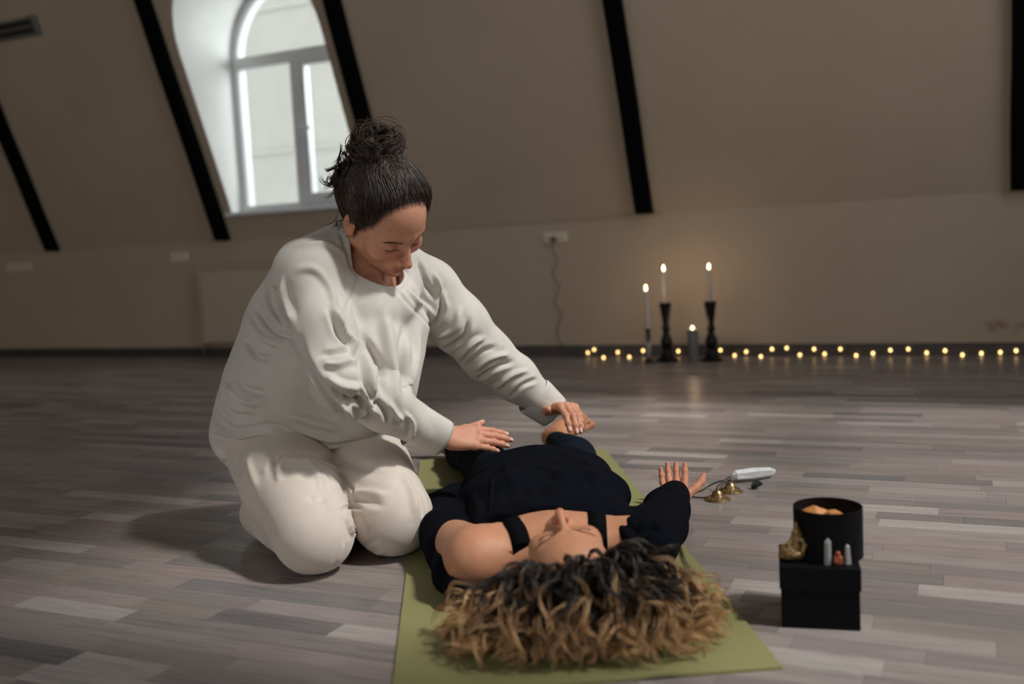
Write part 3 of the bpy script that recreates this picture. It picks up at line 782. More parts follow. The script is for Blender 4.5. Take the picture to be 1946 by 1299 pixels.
def merge(parts):
    V = []; Q = []; C = []; b = 0
    for p in parts:
        V.append(p[0]); Q.append(p[1] + b); b += len(p[0])
        if len(p) > 2: C.append(p[2])
    return np.concatenate(V), np.concatenate(Q), (np.concatenate(C) if C else None)
def seg_dist(V, pts):
    """distance to a polyline and parameter 0..1 along it"""
    P = np.array([list(p) for p in pts]); L = np.linalg.norm(P[1:] - P[:-1], axis=1); cum = np.concatenate([[0], np.cumsum(L)]); best = np.full(len(V), 9.0); par = np.zeros(len(V))
    for i in range(len(P) - 1):
        ab = P[i + 1] - P[i]; t = np.clip((V - P[i]) @ ab / max(ab @ ab, 1e-12), 0, 1); d = np.linalg.norm(V - P[i] - t[:, None] * ab, axis=1)
        m = d < best; best[m] = d[m]; par[m] = (cum[i] + t[m] * L[i]) / cum[-1]
    return best, par
from mathutils.bvhtree import BVHTree
def press_folds(V, Q, strokes, it=1):
    """each stroke: (pixel polyline picked on the surface, width m, height m); real relief pressed into the cloth"""
    bvh = BVHTree.FromPolygons([tuple(v) for v in V], [tuple(int(i) for i in q) for q in Q])
    N_ = normals(V, Q); D_ = np.zeros(len(V)); o = Vector((0, 0, CAM_H))
    for px, w, amp in strokes:
        pts = []
        for x, y in (catmull([(a, b, 0) for a, b in px], 5) if len(px) > 2 else [Vector((px[0][0] + (px[1][0] - px[0][0]) * k / 6, px[0][1] + (px[1][1] - px[0][1]) * k / 6, 0)) for k in range(7)]) and [(p.x, p.y) for p in (catmull([(a, b, 0) for a, b in px], 5) if len(px) > 2 else [Vector((px[0][0] + (px[1][0] - px[0][0]) * k / 6, px[0][1] + (px[1][1] - px[0][1]) * k / 6, 0)) for k in range(7)])]:
            h = bvh.ray_cast(o, ray(x, y).normalized())
            if h[0] is not None: pts.append(h[0])
        if len(pts) < 2: continue
        m = np.ones(len(V), dtype=bool); lo = np.min([list(p) for p in pts], 0) - 4 * w; hi = np.max([list(p) for p in pts], 0) + 4 * w
        m = ((V > lo) & (V < hi)).all(1)
        if not m.any(): continue
        d, s = seg_dist(V[m], pts); tp = np.clip(np.minimum(s, 1 - s) * 5 + 0.15, 0, 1)
        D_[m] += amp * tp * (np.exp(-(d / w) ** 2) - 0.45 * np.exp(-((d / (2.1 * w)) ** 2)))
    return V + N_ * D_[:, None]
def wob(V, f, seed=0):
    r = np.random.default_rng(seed); out = np.zeros(len(V))
    for i in range(6):
        k = r.normal(size=3); k /= np.linalg.norm(k); out += np.sin(V @ k * f * r.uniform(0.6, 1.5) + r.uniform(0, 6.28))
    return out / 6

def strands_mesh(paths, radii, cols, n=4):
    """many tapered tubes in one go. paths list of (m,3), radii list of (m,), cols list of (m,3)"""
    V = []; Q = []; C = []; b = 0
    for P, r, c in zip(paths, radii, cols):
        m = len(P); T = np.gradient(P, axis=0); T /= np.linalg.norm(T, axis=1)[:, None] + 1e-9
        ref = np.array([0.31, 0.52, 0.79]); n1 = np.cross(T, ref); n1 /= np.linalg.norm(n1, axis=1)[:, None] + 1e-9; n2 = np.cross(T, n1)
        a = np.arange(n) * 2 * np.pi / n
        ring_ = P[:, None, :] + (n1[:, None, :] * np.cos(a)[None, :, None] + n2[:, None, :] * np.sin(a)[None, :, None]) * np.asarray(r)[:, None, None]
        V.append(ring_.reshape(-1, 3)); C.append(np.repeat(c, n, axis=0))
        i = np.arange(m - 1)[:, None] * n; k = np.arange(n)[None]; k2 = (k + 1) % n
        Q.append(np.stack([i + k, i + k2, i + n + k2, i + n + k], -1).reshape(-1, 4) + b); b += m * n
    return np.concatenate(V), np.concatenate(Q), np.concatenate(C)

# ------------------------------------------------------------------ small carved things
def frame_from(fwd, up):
    y = Vector(fwd).normalized(); z = Vector(up); z = (z - y * z.dot(y)).normalized(); x = y.cross(z); return x, y, z
def figurine():
    c = on_lid(1509, 1065) + by * 0.007
    X, Y_, Z = bx, by, Vector((0, 0, 1))
    L = lambda x, y, z: c + X * x + Y_ * y + Z * z
    B = basis(X, Y_, Z)
    def fn(P0):
        P = ((P0 - A3(c)) / f32(0.97) + A3(c)).astype(f32)
        d = s_ell(P, L(-0.004, 0, 0.008), (0.0235, 0.017, 0.0085), B)                       # cushion base
        d = smin(d, s_ell(P, L(-0.011, -0.004, 0.020), (0.014, 0.013, 0.010), B), 0.006)     # sack / crossed legs
        d = smin(d, s_chain(P, [(L(-0.018, -0.008, 0.014), 0.006), (L(0.0, -0.016, 0.013), 0.006), (L(0.014, -0.008, 0.014), 0.0055)], 0.004), 0.003)
        d = smin(d, s_rc(P, L(0.004, 0.0, 0.022), L(0.006, 0.0, 0.040), 0.0105, 0.0085), 0.004)   # torso
        d = smin(d, s_chain(P, [(L(0.013, -0.004, 0.040), 0.0045), (L(0.019, -0.008, 0.030), 0.004), (L(0.016, -0.012, 0.020), 0.004)], 0.003), 0.002)
        d = smin(d, s_chain(P, [(L(-0.002, -0.005, 0.040), 0.0045), (L(-0.008, -0.010, 0.032), 0.004), (L(-0.006, -0.014, 0.022), 0.004)], 0.003), 0.002)
        d = smin(d, s_ell(P, L(0.006, -0.002, 0.0505), (0.0075, 0.0075, 0.009), B), 0.003)   # head
        d = smin(d, s_rc(P, L(0.006, 0.0, 0.058), L(0.005, 0.001, 0.069), 0.005, 0.0022), 0.003)  # tall crown
        d = smin(d, s_rc(P, L(0.0135, 0.0, 0.050), L(0.0145, 0.0, 0.044), 0.0026, 0.002), 0.001)
        d = smin(d, s_rc(P, L(-0.0015, 0.0, 0.050), L(-0.0025, 0.0, 0.044), 0.0026, 0.002), 0.001)
        d = smax(d, -s_rc(P, L(0.011, -0.014, 0.033), L(0.012, 0.005, 0.033), 0.0028, 0.0028), 0.002)
        return (d + 0.0007 * wob(P, 900, 3).astype(f32) + 0.0005 * wob(P, 1800, 5).astype(f32)) * f32(0.97)
    V, Q = surface(fn, [c.x - 0.04, c.y - 0.04, c.z - 0.004], [c.x + 0.04, c.y + 0.04, c.z + 0.095], 0.0011, 1)
    V[:, 2] = np.maximum(V[:, 2], c.z)
    o = np_mesh('figurine', V, Q, M['bronze'], origin=c); o.location = c
    tag(o, 'small antique bronze seated figurine on the corner of the black box', 'figurine')
figurine()
def red_figurine():
    c = on_lid(1593, 1074); L = lambda x, y, z: c + bx * x + by * y + Vector((0, 0, z)); B = basis(bx, by, Vector((0, 0, 1)))
    def fn(P):
        d = s_ell(P, L(0, 0, 0.006), (0.0085, 0.007, 0.0065), B)
        d = smin(d, s_ell(P, L(0, 0, 0.013), (0.007, 0.006, 0.006), B), 0.002)
        d = smin(d, s_ell(P, L(0, 0, 0.0205), (0.0048, 0.0046, 0.005), B), 0.0015)
        for s in (-1, 1):
            d = smin(d, s_rc(P, L(s * 0.006, -0.002, 0.015), L(s * 0.004, -0.006, 0.009), 0.002, 0.0018), 0.001)
        return d
    V, Q = surface(fn, [c.x - 0.013, c.y - 0.013, c.z - 0.002], [c.x + 0.013, c.y + 0.013, c.z + 0.03], 0.0006, 1)
    V[:, 2] = np.maximum(V[:, 2], c.z)
    o = np_mesh('figurine', V, Q, M['carnelian'], origin=c); o.location = c
    tag(o, 'tiny carved red-brown stone figurine between two clear crystal points', 'figurine')
red_figurine()
# tingsha cymbals with their cord
M['brass'] = plain('aged_brass', (0.42, 0.30, 0.15, 1), 0.34, 0.9, var=0.35, scale=150)
M['cord'] = plain('leather_cord', (0.055, 0.045, 0.038, 1), 0.6)
def cymbals():
    ca, cb = gnd(1364, 950), gnd(1388, 934)
    ca = ca + Vector((0, 0.004, 0)); o = empty('tingsha_cymbals', ca); tag(o, 'pair of engraved brass hand cymbals joined by a dark cord beside the open hand', 'cymbals')
    prof = [(0.0335, 0.0), (0.0340, 0.002), (0.0315, 0.004), (0.024, 0.0075), (0.0165, 0.0115), (0.0145, 0.016), (0.0115, 0.0225), (0.0055, 0.027), (0.0018, 0.0283)]
    tops = []
    for k, c in enumerate((ca, cb)):
        rel = c - ca
        cy = MB().lathe(prof, rel, 40).build('cymbal', M['brass'], o, auto=35)
        tops.append(rel + Vector((0, 0, 0.0275)))
        orn = MB()
        for q in range(12):
            a0 = q * 2 * math.pi / 12 + k; pts = []
            for s in range(7):
                t = s / 6; rr = 0.0205 + 0.0072 * t; a = a0 + 0.20 * math.sin(t * 6.0)
                z = 0.0075 - (rr - 0.024) * (0.0035 / 0.0075) + 0.0007
                pts.append(rel + Vector((rr * math.cos(a), rr * math.sin(a), z)))
            orn.tube(pts, 0.0011, 6)
        orn.tube([rel + Vector((0.0185 * math.cos(t), 0.0185 * math.sin(t), 0.0108)) for t in np.linspace(0, 6.3, 40)], 0.0009, 5)
        orn.build('engraving', M['brass'], cy, smooth=True)
    R_ = lambda px, py, z: gnd(px, py, z) - ca
    c1_ = catmull([tops[0] - Vector((0, 0, 0.004)), tops[0] + Vector((0.001, 0, 0.006)), R_(1374, 915, 0.042), R_(1386, 906, 0.05), R_(1388, 912, 0.044), tops[1] + Vector((-0.006, 0, 0.004)), tops[1] - Vector((0, 0, 0.004))], 8)
    MB().tube(c1_, 0.0021, 8).build('cord', M['cord'], o, smooth=True)
    c2_ = catmull([tops[0] - Vector((0, 0, 0.006)), R_(1378, 914, 0.04), R_(1362, 916, 0.022), R_(1345, 924, 0.006), R_(1330, 932, 0.004), R_(1312, 930, 0.004), R_(1303, 936, 0.004), R_(1316, 943, 0.004), R_(1332, 945, 0.004), R_(1347, 944, 0.006), tops[0] + Vector((-0.02, 0.0, -0.018))], 8)
    MB().tube(c2_, 0.0021, 8).build('cord', M['cord'], o, smooth=True)
cymbals()
def big_crystal():
    a, b = gnd(1391, 906, 0.018), gnd(1474, 897, 0.014); ax = (b - a).normalized()
    side = Vector((-ax.y, ax.x, 0)); up = Vector((0, 0, 1)); L = (b - a).length; vs = []; n = 6
    secs = [(0.0, 0.006), (0.010, 0.0155), (L * 0.45, 0.0195), (L * 0.86, 0.0150), (L * 0.985, 0.006)]
    for t, r in secs:
        for k in range(n):
            q = 2 * math.pi * (k + 0.5) / n; j = 1 + 0.10 * math.sin(3 * k + 20 * t)
            vs.append(a + ax * t + side * (math.cos(q) * r * j) + up * (math.sin(q) * r * 0.93 * j))
    fs = [tuple(range(n))[::-1]] + [(i * n + k, i * n + (k + 1) % n, (i + 1) * n + (k + 1) % n, (i + 1) * n + k) for i in range(len(secs) - 1) for k in range(n)] + [tuple((len(secs) - 1) * n + k for k in range(n))]
    zmin = min(v.z for v in vs); vs = [v - Vector((0, 0, zmin - 0.0004)) for v in vs]
    o = MB().add(vs, fs).build('quartz_point', M['milky']); tag(o, 'large milky white quartz point lying on the floor', 'crystal')
big_crystal()
rock('black_stone', gnd(1437, 928, 0.0), 0.0185, M['tourmaline'], 8, 'small rough black stone lying in front of the white quartz point', 'stone', jag=0.55, sc=(1.15, 0.8, 0.85), planes=16, sub=1, flat=True)

# ================================================================== people
def mat_skin(name):
    t = NT(name); t.set(Roughness=0.55, Specular_IOR_Level=0.35, Subsurface_Weight=0.12, Subsurface_Radius=(0.012, 0.005, 0.003), Subsurface_Scale=0.6)
    vc = t.n('ShaderNodeVertexColor'); vc.layer_name = 'Col'
    nz = t.noise(55, 5, t.coord(), 0.6); mul = t.ramp(nz, [(0.3, (0.93, 0.90, 0.88, 1)), (0.7, (1.05, 1.05, 1.05, 1))])
    t.l(t.mix(1.0, vc.outputs[0], mul, 'MULTIPLY'), t.p.inputs['Base Color'])
    t.bump(t.noise(420, 3, t.coord()), 0.10, 0.0008); return t.m
def mat_hair(name, rough=0.38):
    t = NT(name); t.set(Roughness=rough, Specular_IOR_Level=0.6)
    vc = t.n('ShaderNodeVertexColor'); vc.layer_name = 'Col'; t.l(vc.outputs[0], t.p.inputs['Base Color']); return t.m
def mat_cloth(name, col, sheen=0.25, weave=900, wb=0.25, var=0.05, rough=0.9):
    t = NT(name); t.set(Roughness=rough, Sheen_Weight=sheen, Sheen_Roughness=0.5, Specular_IOR_Level=0.04 if col[0] < 0.05 else 0.15)
    co = t.coord(); n1 = t.noise(14, 4, co); n2 = t.noise(weave, 2, co)
    c0 = tuple(x * (1 - var) for x in col[:3]) + (1,); c1 = tuple(min(1, x * (1 + var)) for x in col[:3]) + (1,)
    t.l(t.ramp(n1, [(0.3, c0), (0.7, c1)]), t.p.inputs['Base Color']); t.bump(n2, wb, 0.0012); return t.m
def mat_rib(name, col, direction, freq, sheen=0.3, bs=0.6, bd=0.0015):
    """ribbed knit: fine ridges across `direction`"""
    t = NT(name); t.set(Roughness=0.92, Sheen_Weight=sheen, Specular_IOR_Level=0.1)
    co = t.coord()
    dp = t.n('ShaderNodeVectorMath', operation='DOT_PRODUCT'); t.l(co, dp.inputs[0]); dp.inputs[1].default_value = tuple(Vector(direction).normalized() * freq)
    wv = t.n('ShaderNodeMath', operation='SINE'); ad = t.n('ShaderNodeMath', operation='MULTIPLY_ADD'); nz = t.noise(12, 2, co); t.l(nz, ad.inputs[0]); ad.inputs[1].default_value = 4.0; t.l(dp.outputs['Value'], ad.inputs[2]); t.l(ad.outputs[0], wv.inputs[0])
    fz = t.noise(1400, 2, co); sm = t.n('ShaderNodeMath', operation='MULTIPLY_ADD'); t.l(wv.outputs[0], sm.inputs[0]); sm.inputs[1].default_value = 0.35; t.l(fz, sm.inputs[2])
    t.bump(sm.outputs[0], bs, bd)
    n1 = t.noise(9, 5, co, 0.65); c0 = tuple(x * 0.93 for x in col[:3]) + (1,); c1 = tuple(min(1, x * 1.05) for x in col[:3]) + (1,)
    t.l(t.ramp(n1, [(0.3, c0), (0.7, c1)]), t.p.inputs['Base Color']); return t.m
M['skin_k'] = mat_skin('skin_warm'); M['skin_l'] = mat_skin('skin_tan')
M['hair_k'] = mat_hair('dark_brown_hair', 0.36); M['hair_l'] = mat_hair('curly_hair', 0.42)
M['lash'] = plain('lash_hair', (0.035, 0.02, 0.014, 1), 0.7)
SK = np.array([0.58, 0.285, 0.185]); SL = np.array([0.53, 0.255, 0.148])

# ---------------- head in local coordinates: x = subject's right, y = face forward, z = crown
class Head:
    def __init__(s, H, fwd, up, sc=1.0):
        s.H = Vector(H); s.x, s.y, s.z = frame_from(fwd, up); s.sc = sc; s.B = basis(s.x, s.y, s.z)
    def w(s, x, y, z): return s.H + (s.x * x + s.y * y + s.z * z) * s.sc
    def loc(s, P): return ((P - A3(s.H)) @ s.B) / s.sc
    def cranium(s, q, grow=0.0):
        d = s_ell(q, (0, -0.022, 0.034), (0.0745 + grow, 0.096 + grow, 0.086 + grow))
        return smin(d, s_ell(q, (0, 0.030, 0.030), (0.064 + grow, 0.062 + grow, 0.072 + grow)), 0.03)
    def face(s, q):
        q = q.astype(f32); ax = np.abs(q[:, 0]); qa = q.copy(); qa[:, 0] = ax
        d = s.cranium(q)
        d = smin(d, s_ell(q, (0, 0.027, -0.026), (0.059, 0.059, 0.070)), 0.02)
        d = smin(d, s_rc(qa, (0.052, -0.008, -0.050), (0.012, 0.058, -0.083), 0.017, 0.014), 0.028)   # jaw
        d = smin(d, s_ell(q, (0, 0.0755, -0.0875), (0.016, 0.0135, 0.0120)), 0.014)                       # chin
        d = smin(d, s_ell(qa, (0.044, 0.054, -0.028), (0.022, 0.025, 0.023)), 0.018)                  # cheek
        d = smin(d, s_rc(qa, (0.010, 0.083, 0.014), (0.046, 0.066, 0.016), 0.009, 0.007), 0.016)      # brow
        d = smax(d, -s_ell(qa, (0.031, 0.097, -0.004), (0.019, 0.020, 0.012)), 0.014)                 # socket
        d = smin(d, s_ell(qa, (0.0315, 0.0695, -0.0055), (0.0155, 0.0145, 0.0125)), 0.004)            # lid over the eye
        d = smin(d, s_rc(q, (0, 0.087, 0.004), (0, 0.1085, -0.037), 0.0056, 0.0078), 0.009)            # nose ridge
        d = smin(d, s_ell(q, (0, 0.1080, -0.0400), (0.0092, 0.0100, 0.0088)), 0.005)
        d = smin(d, s_ell(qa, (0.0105, 0.0960, -0.0440), (0.0060, 0.0088, 0.0064)), 0.004)            # wings
        d = smax(d, -s_ell(qa, (0.0060, 0.1010, -0.0525), (0.0034, 0.0055, 0.0040)), 0.003)           # nostril
        d = smin(d, s_ell(q, (0, 0.080, -0.064), (0.026, 0.014, 0.015)), 0.014)                       # muzzle
        d = smin(d, s_rc(qa, (0.0045, 0.0935, -0.0622), (0.019, 0.0830, -0.0672), 0.0050, 0.0022), 0.004)   # upper lip
        d = smin(d, s_rc(qa, (0.000, 0.0905, -0.0733), (0.016, 0.0830, -0.0698), 0.0055, 0.0028), 0.005)    # lower lip
        d = smax(d, -s_rc(qa, (0.000, 0.0985, -0.0678), (0.021, 0.0850, -0.0684), 0.0016, 0.0010), 0.002)   # mouth line
        # ear
        qe = qa.copy(); qe[:, 0] = qa[:, 0] + 0.24 * (qa[:, 1] + 0.004)
        e = s_ell(qe, (0.0770, -0.013, -0.004), (0.0060, 0.0165, 0.0280)); e = smin(e, s_ell(qe, (0.0755, -0.007, -0.027), (0.006, 0.0085, 0.0095)), 0.006)
        e = smax(e, -s_ell(qe, (0.0845, -0.009, -0.003), (0.0080, 0.0098, 0.0180)), 0.0025)
        d = smin(d, e, 0.004)
        return d
    def sdf(s, P): return s.face(s.loc(P)) * s.sc
    def colors(s, V, base):
        q = s.loc(V.astype(f32)).astype(float); C = np.tile(base, (len(V), 1)); ax = np.abs(q[:, 0])
        def g(c, r): return np.exp(-(((np.stack([ax, q[:, 1], q[:, 2]], 1) - np.array(c)) / np.array(r)) ** 2).sum(1))
        lip = np.clip(1.5 * g((0.006, 0.092, -0.0635), (0.014, 0.012, 0.0046)) + 1.5 * g((0.004, 0.090, -0.0735), (0.013, 0.012, 0.0050)), 0, 1)[:, None]
        C = C * (1 - lip) + np.array([0.39, 0.125, 0.10]) * lip
        red = np.clip(0.55 * g((0.042, 0.066, -0.034), (0.022, 0.03, 0.02)) + 0.75 * g((0.0, 0.112, -0.042), (0.013, 0.012, 0.014)) + 0.5 * g((0.08, -0.012, 0), (0.012, 0.02, 0.03)), 0, 1)[:, None]
        C = C * (1 - red) + base * np.array([1.0, 0.74, 0.70]) * red
        hz = np.clip((s.hair_side(q) - 0.001) / 0.014, 0, 1)[:, None] * (q[:, 2:3] > -0.075); hz = hz * (np.abs(q[:, 0:1]) < 0.0765)
        return C * (1 - hz) + np.array([0.022, 0.0125, 0.009]) * hz
    def hair_side(s, q):   # >0 where hair grows
        ax = np.abs(q[:, 0]); return 0.0005 + 0.009 * np.clip((ax - 0.02) / 0.045, 0, 1) ** 1.5 + 0.013 * np.clip((ax - 0.056) / 0.012, 0, 1) - (q[:, 1] * 0.76 - q[:, 2] * 0.65) - 0.25 * np.maximum(0, ax - 0.068)
    def project(s, p, off):
        """push a local point onto the cranium surface + off along the ray from the cranium centre"""
        c = np.array([0, -0.012, 0.03]); d = np.asarray(p, float) - c; d /= np.linalg.norm(d, axis=-1, keepdims=True) + 1e-9
        t0 = np.full(d.shape[:-1], 0.03); t1 = np.full(d.shape[:-1], 0.18)
        for _ in range(22):
            tm = (t0 + t1) / 2; v = s.cranium((c + d * tm[..., None]).reshape(-1, 3).astype(f32)).reshape(tm.shape) - off
            t0 = np.where(v < 0, tm, t0); t1 = np.where(v < 0, t1, tm)
        return c + d * ((t0 + t1) / 2)[..., None]
    def brows_lashes(s, parent, col=None):
        def snap(pl, off):
            p = np.array([list(s.w(*q)) for q in pl], dtype=f32)
            for _ in range(10):
                e = 0.0008; d = s.sdf(p); g = np.stack([s.sdf(p + np.eye(3, dtype=f32)[k] * f32(e)) - s.sdf(p - np.eye(3, dtype=f32)[k] * f32(e)) for k in range(3)], 1); g /= np.linalg.norm(g, axis=1)[:, None] + 1e-9
                p = p - ((d - off)[:, None] * g).astype(f32)
            return [Vector(a.astype(float)) for a in p], [Vector(a.astype(float)) for a in g]
        rr = random.Random(3)
        for sd in (-1, 1):
            mb = MB(); T = [rr.random() for _ in range(110)]
            P, G = snap([(sd * (0.013 + 0.034 * t), 0.09 - 0.02 * t, 0.0105 + 0.006 * math.sin(t * 2.6) - 0.003 * t + rr.uniform(-0.0022, 0.0022) * (1 - 0.6 * t)) for t in T], 0.0003)
            for t, p, g in zip(T, P, G):
                dirv = (s.x * sd * 0.8 + s.z * (0.45 - 0.6 * t)); dirv = (dirv - g * dirv.dot(g)).normalized()
                L = 0.0075 * s.sc; mb.tube([p, p + dirv * L * 0.5 + g * 0.0007, p + dirv * L + g * 0.0003], [0.00032, 0.00036, 0.0001], 4)
            mb.build('eyebrow', M['lash'], parent, smooth=True)
            mb = MB(); T = [k / 21 for k in range(22)]
            P, G = snap([(sd * (0.0185 + 0.0270 * t), 0.09 - 0.012 * t, -0.0118 - 0.0028 * math.sin(math.pi * t) + 0.002 * t) for t in T], 0.0003)
            for t, p, g in zip(T, P, G):
                dv = (g * 0.9 - s.z * 0.75 + s.x * sd * (t - 0.35) * 0.9).normalized()
                mb.tube([p, p + dv * 0.0035, p + dv * 0.0062 + s.z * 0.0007], [0.00032, 0.00025, 0.00008], 4)
            mb.tube(P, 0.00055, 5); mb.build('eyelashes', M['lash'], parent, smooth=True)

# ---------------- hand
def hand(wrist, fwd, dorsal, right, curl, spread=0.10, thumb=((0.62, 0.62, 0.10), (0.35, 0.9, 0.0), (0.2, 0.95, -0.05)), sc=0.94, arm=None, arm_r=0.027):
    """returns (sdf, bounds, nail list). local x = thumb side, y = fingers, z = back of hand"""
    y = Vector(fwd).normalized(); z = Vector(dorsal); z = (z - y * z.dot(y)).normalized(); x = y.cross(z)
    if right: x = -x              # palm down, fingers forward: a right hand's thumb points to the left
    W = lambda a, b, c: Vector(wrist) + (x * a + y * b + z * c) * sc
    fx = [0.0285, 0.0095, -0.0095, -0.0270]; fy = [0.088, 0.092, 0.087, 0.077]; ln = [(0.041, 0.025, 0.020), (0.045, 0.029, 0.021), (0.042, 0.027, 0.021), (0.033, 0.020, 0.018)]
    rad = [0.0092, 0.0094, 0.0088, 0.0078]
    fingers = []; nails = []
    for i in range(4):
        p = Vector((fx[i], fy[i], 0.002 - 0.002 * abs(i - 1.2))); ang = 0.0; sp = spread * (1.4 - i) * 0.9; pts = [(p.copy(), rad[i] * 1.08)]
        for j in range(3):
            ang += curl[i][j]; d = Vector((math.sin(sp) * math.cos(ang), math.cos(sp) * math.cos(ang), -math.sin(ang))); p = p + d * ln[i][j]; pts.append((p.copy(), rad[i] * (0.97, 0.88, 0.70)[j]))
        up_ = Vector((0, math.sin(ang), math.cos(ang))); tipc = pts[-1][0] - d * 0.0045 + up_ * rad[i] * 0.62; nails.append((tipc, d, up_, rad[i] * 0.62, 0.0062))
        fingers.append([(W(*q), r * sc) for q, r in pts])
    p = Vector((0.020, 0.016, -0.008)); tp = [(p.copy(), 0.0150)]
    for d, L, r in zip(thumb, (0.042, 0.031, 0.024), (0.0120, 0.0105, 0.0080)):
        d = Vector(d).normalized(); p = p + d * L; tp.append((p.copy(), r))
    un = Vector((0, 0, 1)) - d * d.z; un = (un + Vector((-0.5, 0.0, 0))).normalized(); nails.append((tp[-1][0] - d * 0.005 + un * 0.0058, d, un, 0.0068, 0.0075))
    thumbw = [(W(*q), r * sc) for q, r in tp]
    zax = z
    def fn(P):
        pal = None
        for i in range(4):
            e = s_rce(P, W(fx[i] * 0.62, 0.004, 0.0), W(fx[i] * 0.98, fy[i] - 0.004, 0.0), 0.0135 * sc, 0.0112 * sc, zax, 0.98)
            pal = e if pal is None else smin(pal, e, 0.014)
        pal = smin(pal, s_ell(P, W(0.018, 0.030, -0.008), (0.016 * sc, 0.028 * sc, 0.013 * sc), basis(x, y, z)), 0.012)
        pal = smin(pal, s_ell(P, W(-0.022, 0.032, -0.007), (0.012 * sc, 0.030 * sc, 0.011 * sc), basis(x, y, z)), 0.012)
        if arm is not None: pal = smin(pal, s_rce(P, W(0, 0.006, 0), Vector(arm), 0.0185 * sc, arm_r * 0.8, x, 1.35), 0.016)
        th = s_chain(P, thumbw, 0.006); fmin = None
        for F in fingers:
            e = s_chain(P, F, 0.004)
            for q, r in F[1:3]: e = smin(e, s_ell(P, q, (r * 1.06,) * 3), 0.003)
            e = smin(e, s_ell(P, F[0][0] + zax * 0.001, (F[0][1] * 1.1,) * 3), 0.005)
            fmin = e if fmin is None else np.minimum(fmin, e)
        d = smin(pal, fmin, 0.007); d = smin(d, th, 0.008)
        for c, dd, uu, rw, rl in nails:
            dw = x * dd.x + y * dd.y + z * dd.z; uw = x * uu.x + y * uu.y + z * uu.z; uw = (uw - dw * uw.dot(dw)).normalized(); sw = dw.cross(uw)
            d = np.minimum(d, s_ell(P, W(*c) , (rw * sc, rl * sc, 0.0016 * sc), basis(sw, dw, uw)))
        return d
    allp = [q for F in fingers for q, r in F] + [q for q, r in thumbw] + [Vector(wrist)] + ([Vector(arm)] if arm is not None else [])
    lo = [min(q[k] for q in allp) - 0.035 for k in range(3)]; hi = [max(q[k] for q in allp) + 0.035 for k in range(3)]
    def colors(V, base):
        C = np.tile(base, (len(V), 1)); 
        for F in fingers + [thumbw]:
            g = np.exp(-(np.linalg.norm(V - np.array(F[-1][0]), axis=1) / 0.014) ** 2)[:, None] * 0.45
            for q, r in F[:3]: g = np.maximum(g, 0.3 * np.exp(-(np.linalg.norm(V - np.array(q), axis=1) / 0.010) ** 2)[:, None])
            C = C * (1 - g) + base * np.array([1.03, 0.74, 0.72]) * g
        for c, dd, uu, rw, rl in nails:
            dw = x * dd.x + y * dd.y + z * dd.z; uw = x * uu.x + y * uu.y + z * uu.z; uw = (uw - dw * uw.dot(dw)).normalized(); sw = dw.cross(uw)
            q = (V - np.array(W(*c))) @ basis(sw, dw, uw).astype(float) / sc; m = ((q[:, 0] / rw) ** 2 + (q[:, 1] / rl) ** 2 < 1.0) & (np.abs(q[:, 2]) < 0.0022)
            C[m] = np.array([0.66, 0.40, 0.34]); m2 = m & (q[:, 1] > rl * 0.55); C[m2] = np.array([0.80, 0.70, 0.62])
        return C
    return fn, lo, hi, colors

def bridge(parts, links, r=0.03):
    """weld the arms' hidden ends to the trunk with a limb core, so the body is one surface"""
    V, Q, C = merge(parts); offs = np.cumsum([0] + [len(p[0]) for p in parts]); kill = []
    V = list(map(np.array, [V])); base = V[0]; newV = []; newQ = []; nv = len(base)
    cent = base[Q].mean(1); part_of = np.searchsorted(offs, Q[:, 0], side='right') - 1
    for pi, path in links:
        path = [np.array(p) for p in path]
        qa = np.where(part_of == pi)[0]; qa = qa[np.argmin(((cent[qa] - path[0]) ** 2).sum(1))]
        qb = np.where(part_of == 0)[0]; qb = qb[~np.isin(qb, kill)]; qb = qb[np.argmin(((cent[qb] - path[-1]) ** 2).sum(1))]
        kill += [qa, qb]; ring_ = list(Q[qa][::-1])
        mids = path[1:-1]
        for k in range(len(mids)):
            t = (path[k + 2] - path[k]); t /= np.linalg.norm(t); cur = np.array([(base[i] if i < nv else newV[i - nv]) for i in ring_]); d = cur - cur.mean(0); d -= np.outer(d @ t, t); d /= np.linalg.norm(d, axis=1)[:, None] + 1e-9
            idx = [nv + len(newV) + a for a in range(4)]; newV += [mids[k] + d[a] * r for a in range(4)]
            newQ += [[ring_[a], ring_[(a + 1) % 4], idx[(a + 1) % 4], idx[a]] for a in range(4)]; ring_ = idx
        end = list(Q[qb]); cur = np.array([(base[i] if i < nv else newV[i - nv]) for i in ring_])
        best = min(((sum(((cur[a] - base[end[(s_ + a) % 4]]) ** 2).sum() for a in range(4)), s_) for s_ in range(4)))[1]; end = [end[(best + a) % 4] for a in range(4)]
        newQ += [[ring_[a], ring_[(a + 1) % 4], end[(a + 1) % 4], end[a]] for a in range(4)]
    Q = np.delete(Q, kill, 0); V = np.concatenate([base, np.array(newV)]); Q = np.concatenate([Q, np.array(newQ)]); C = np.concatenate([C, np.tile(C[0], (len(newV), 1))])
    return V, Q, C

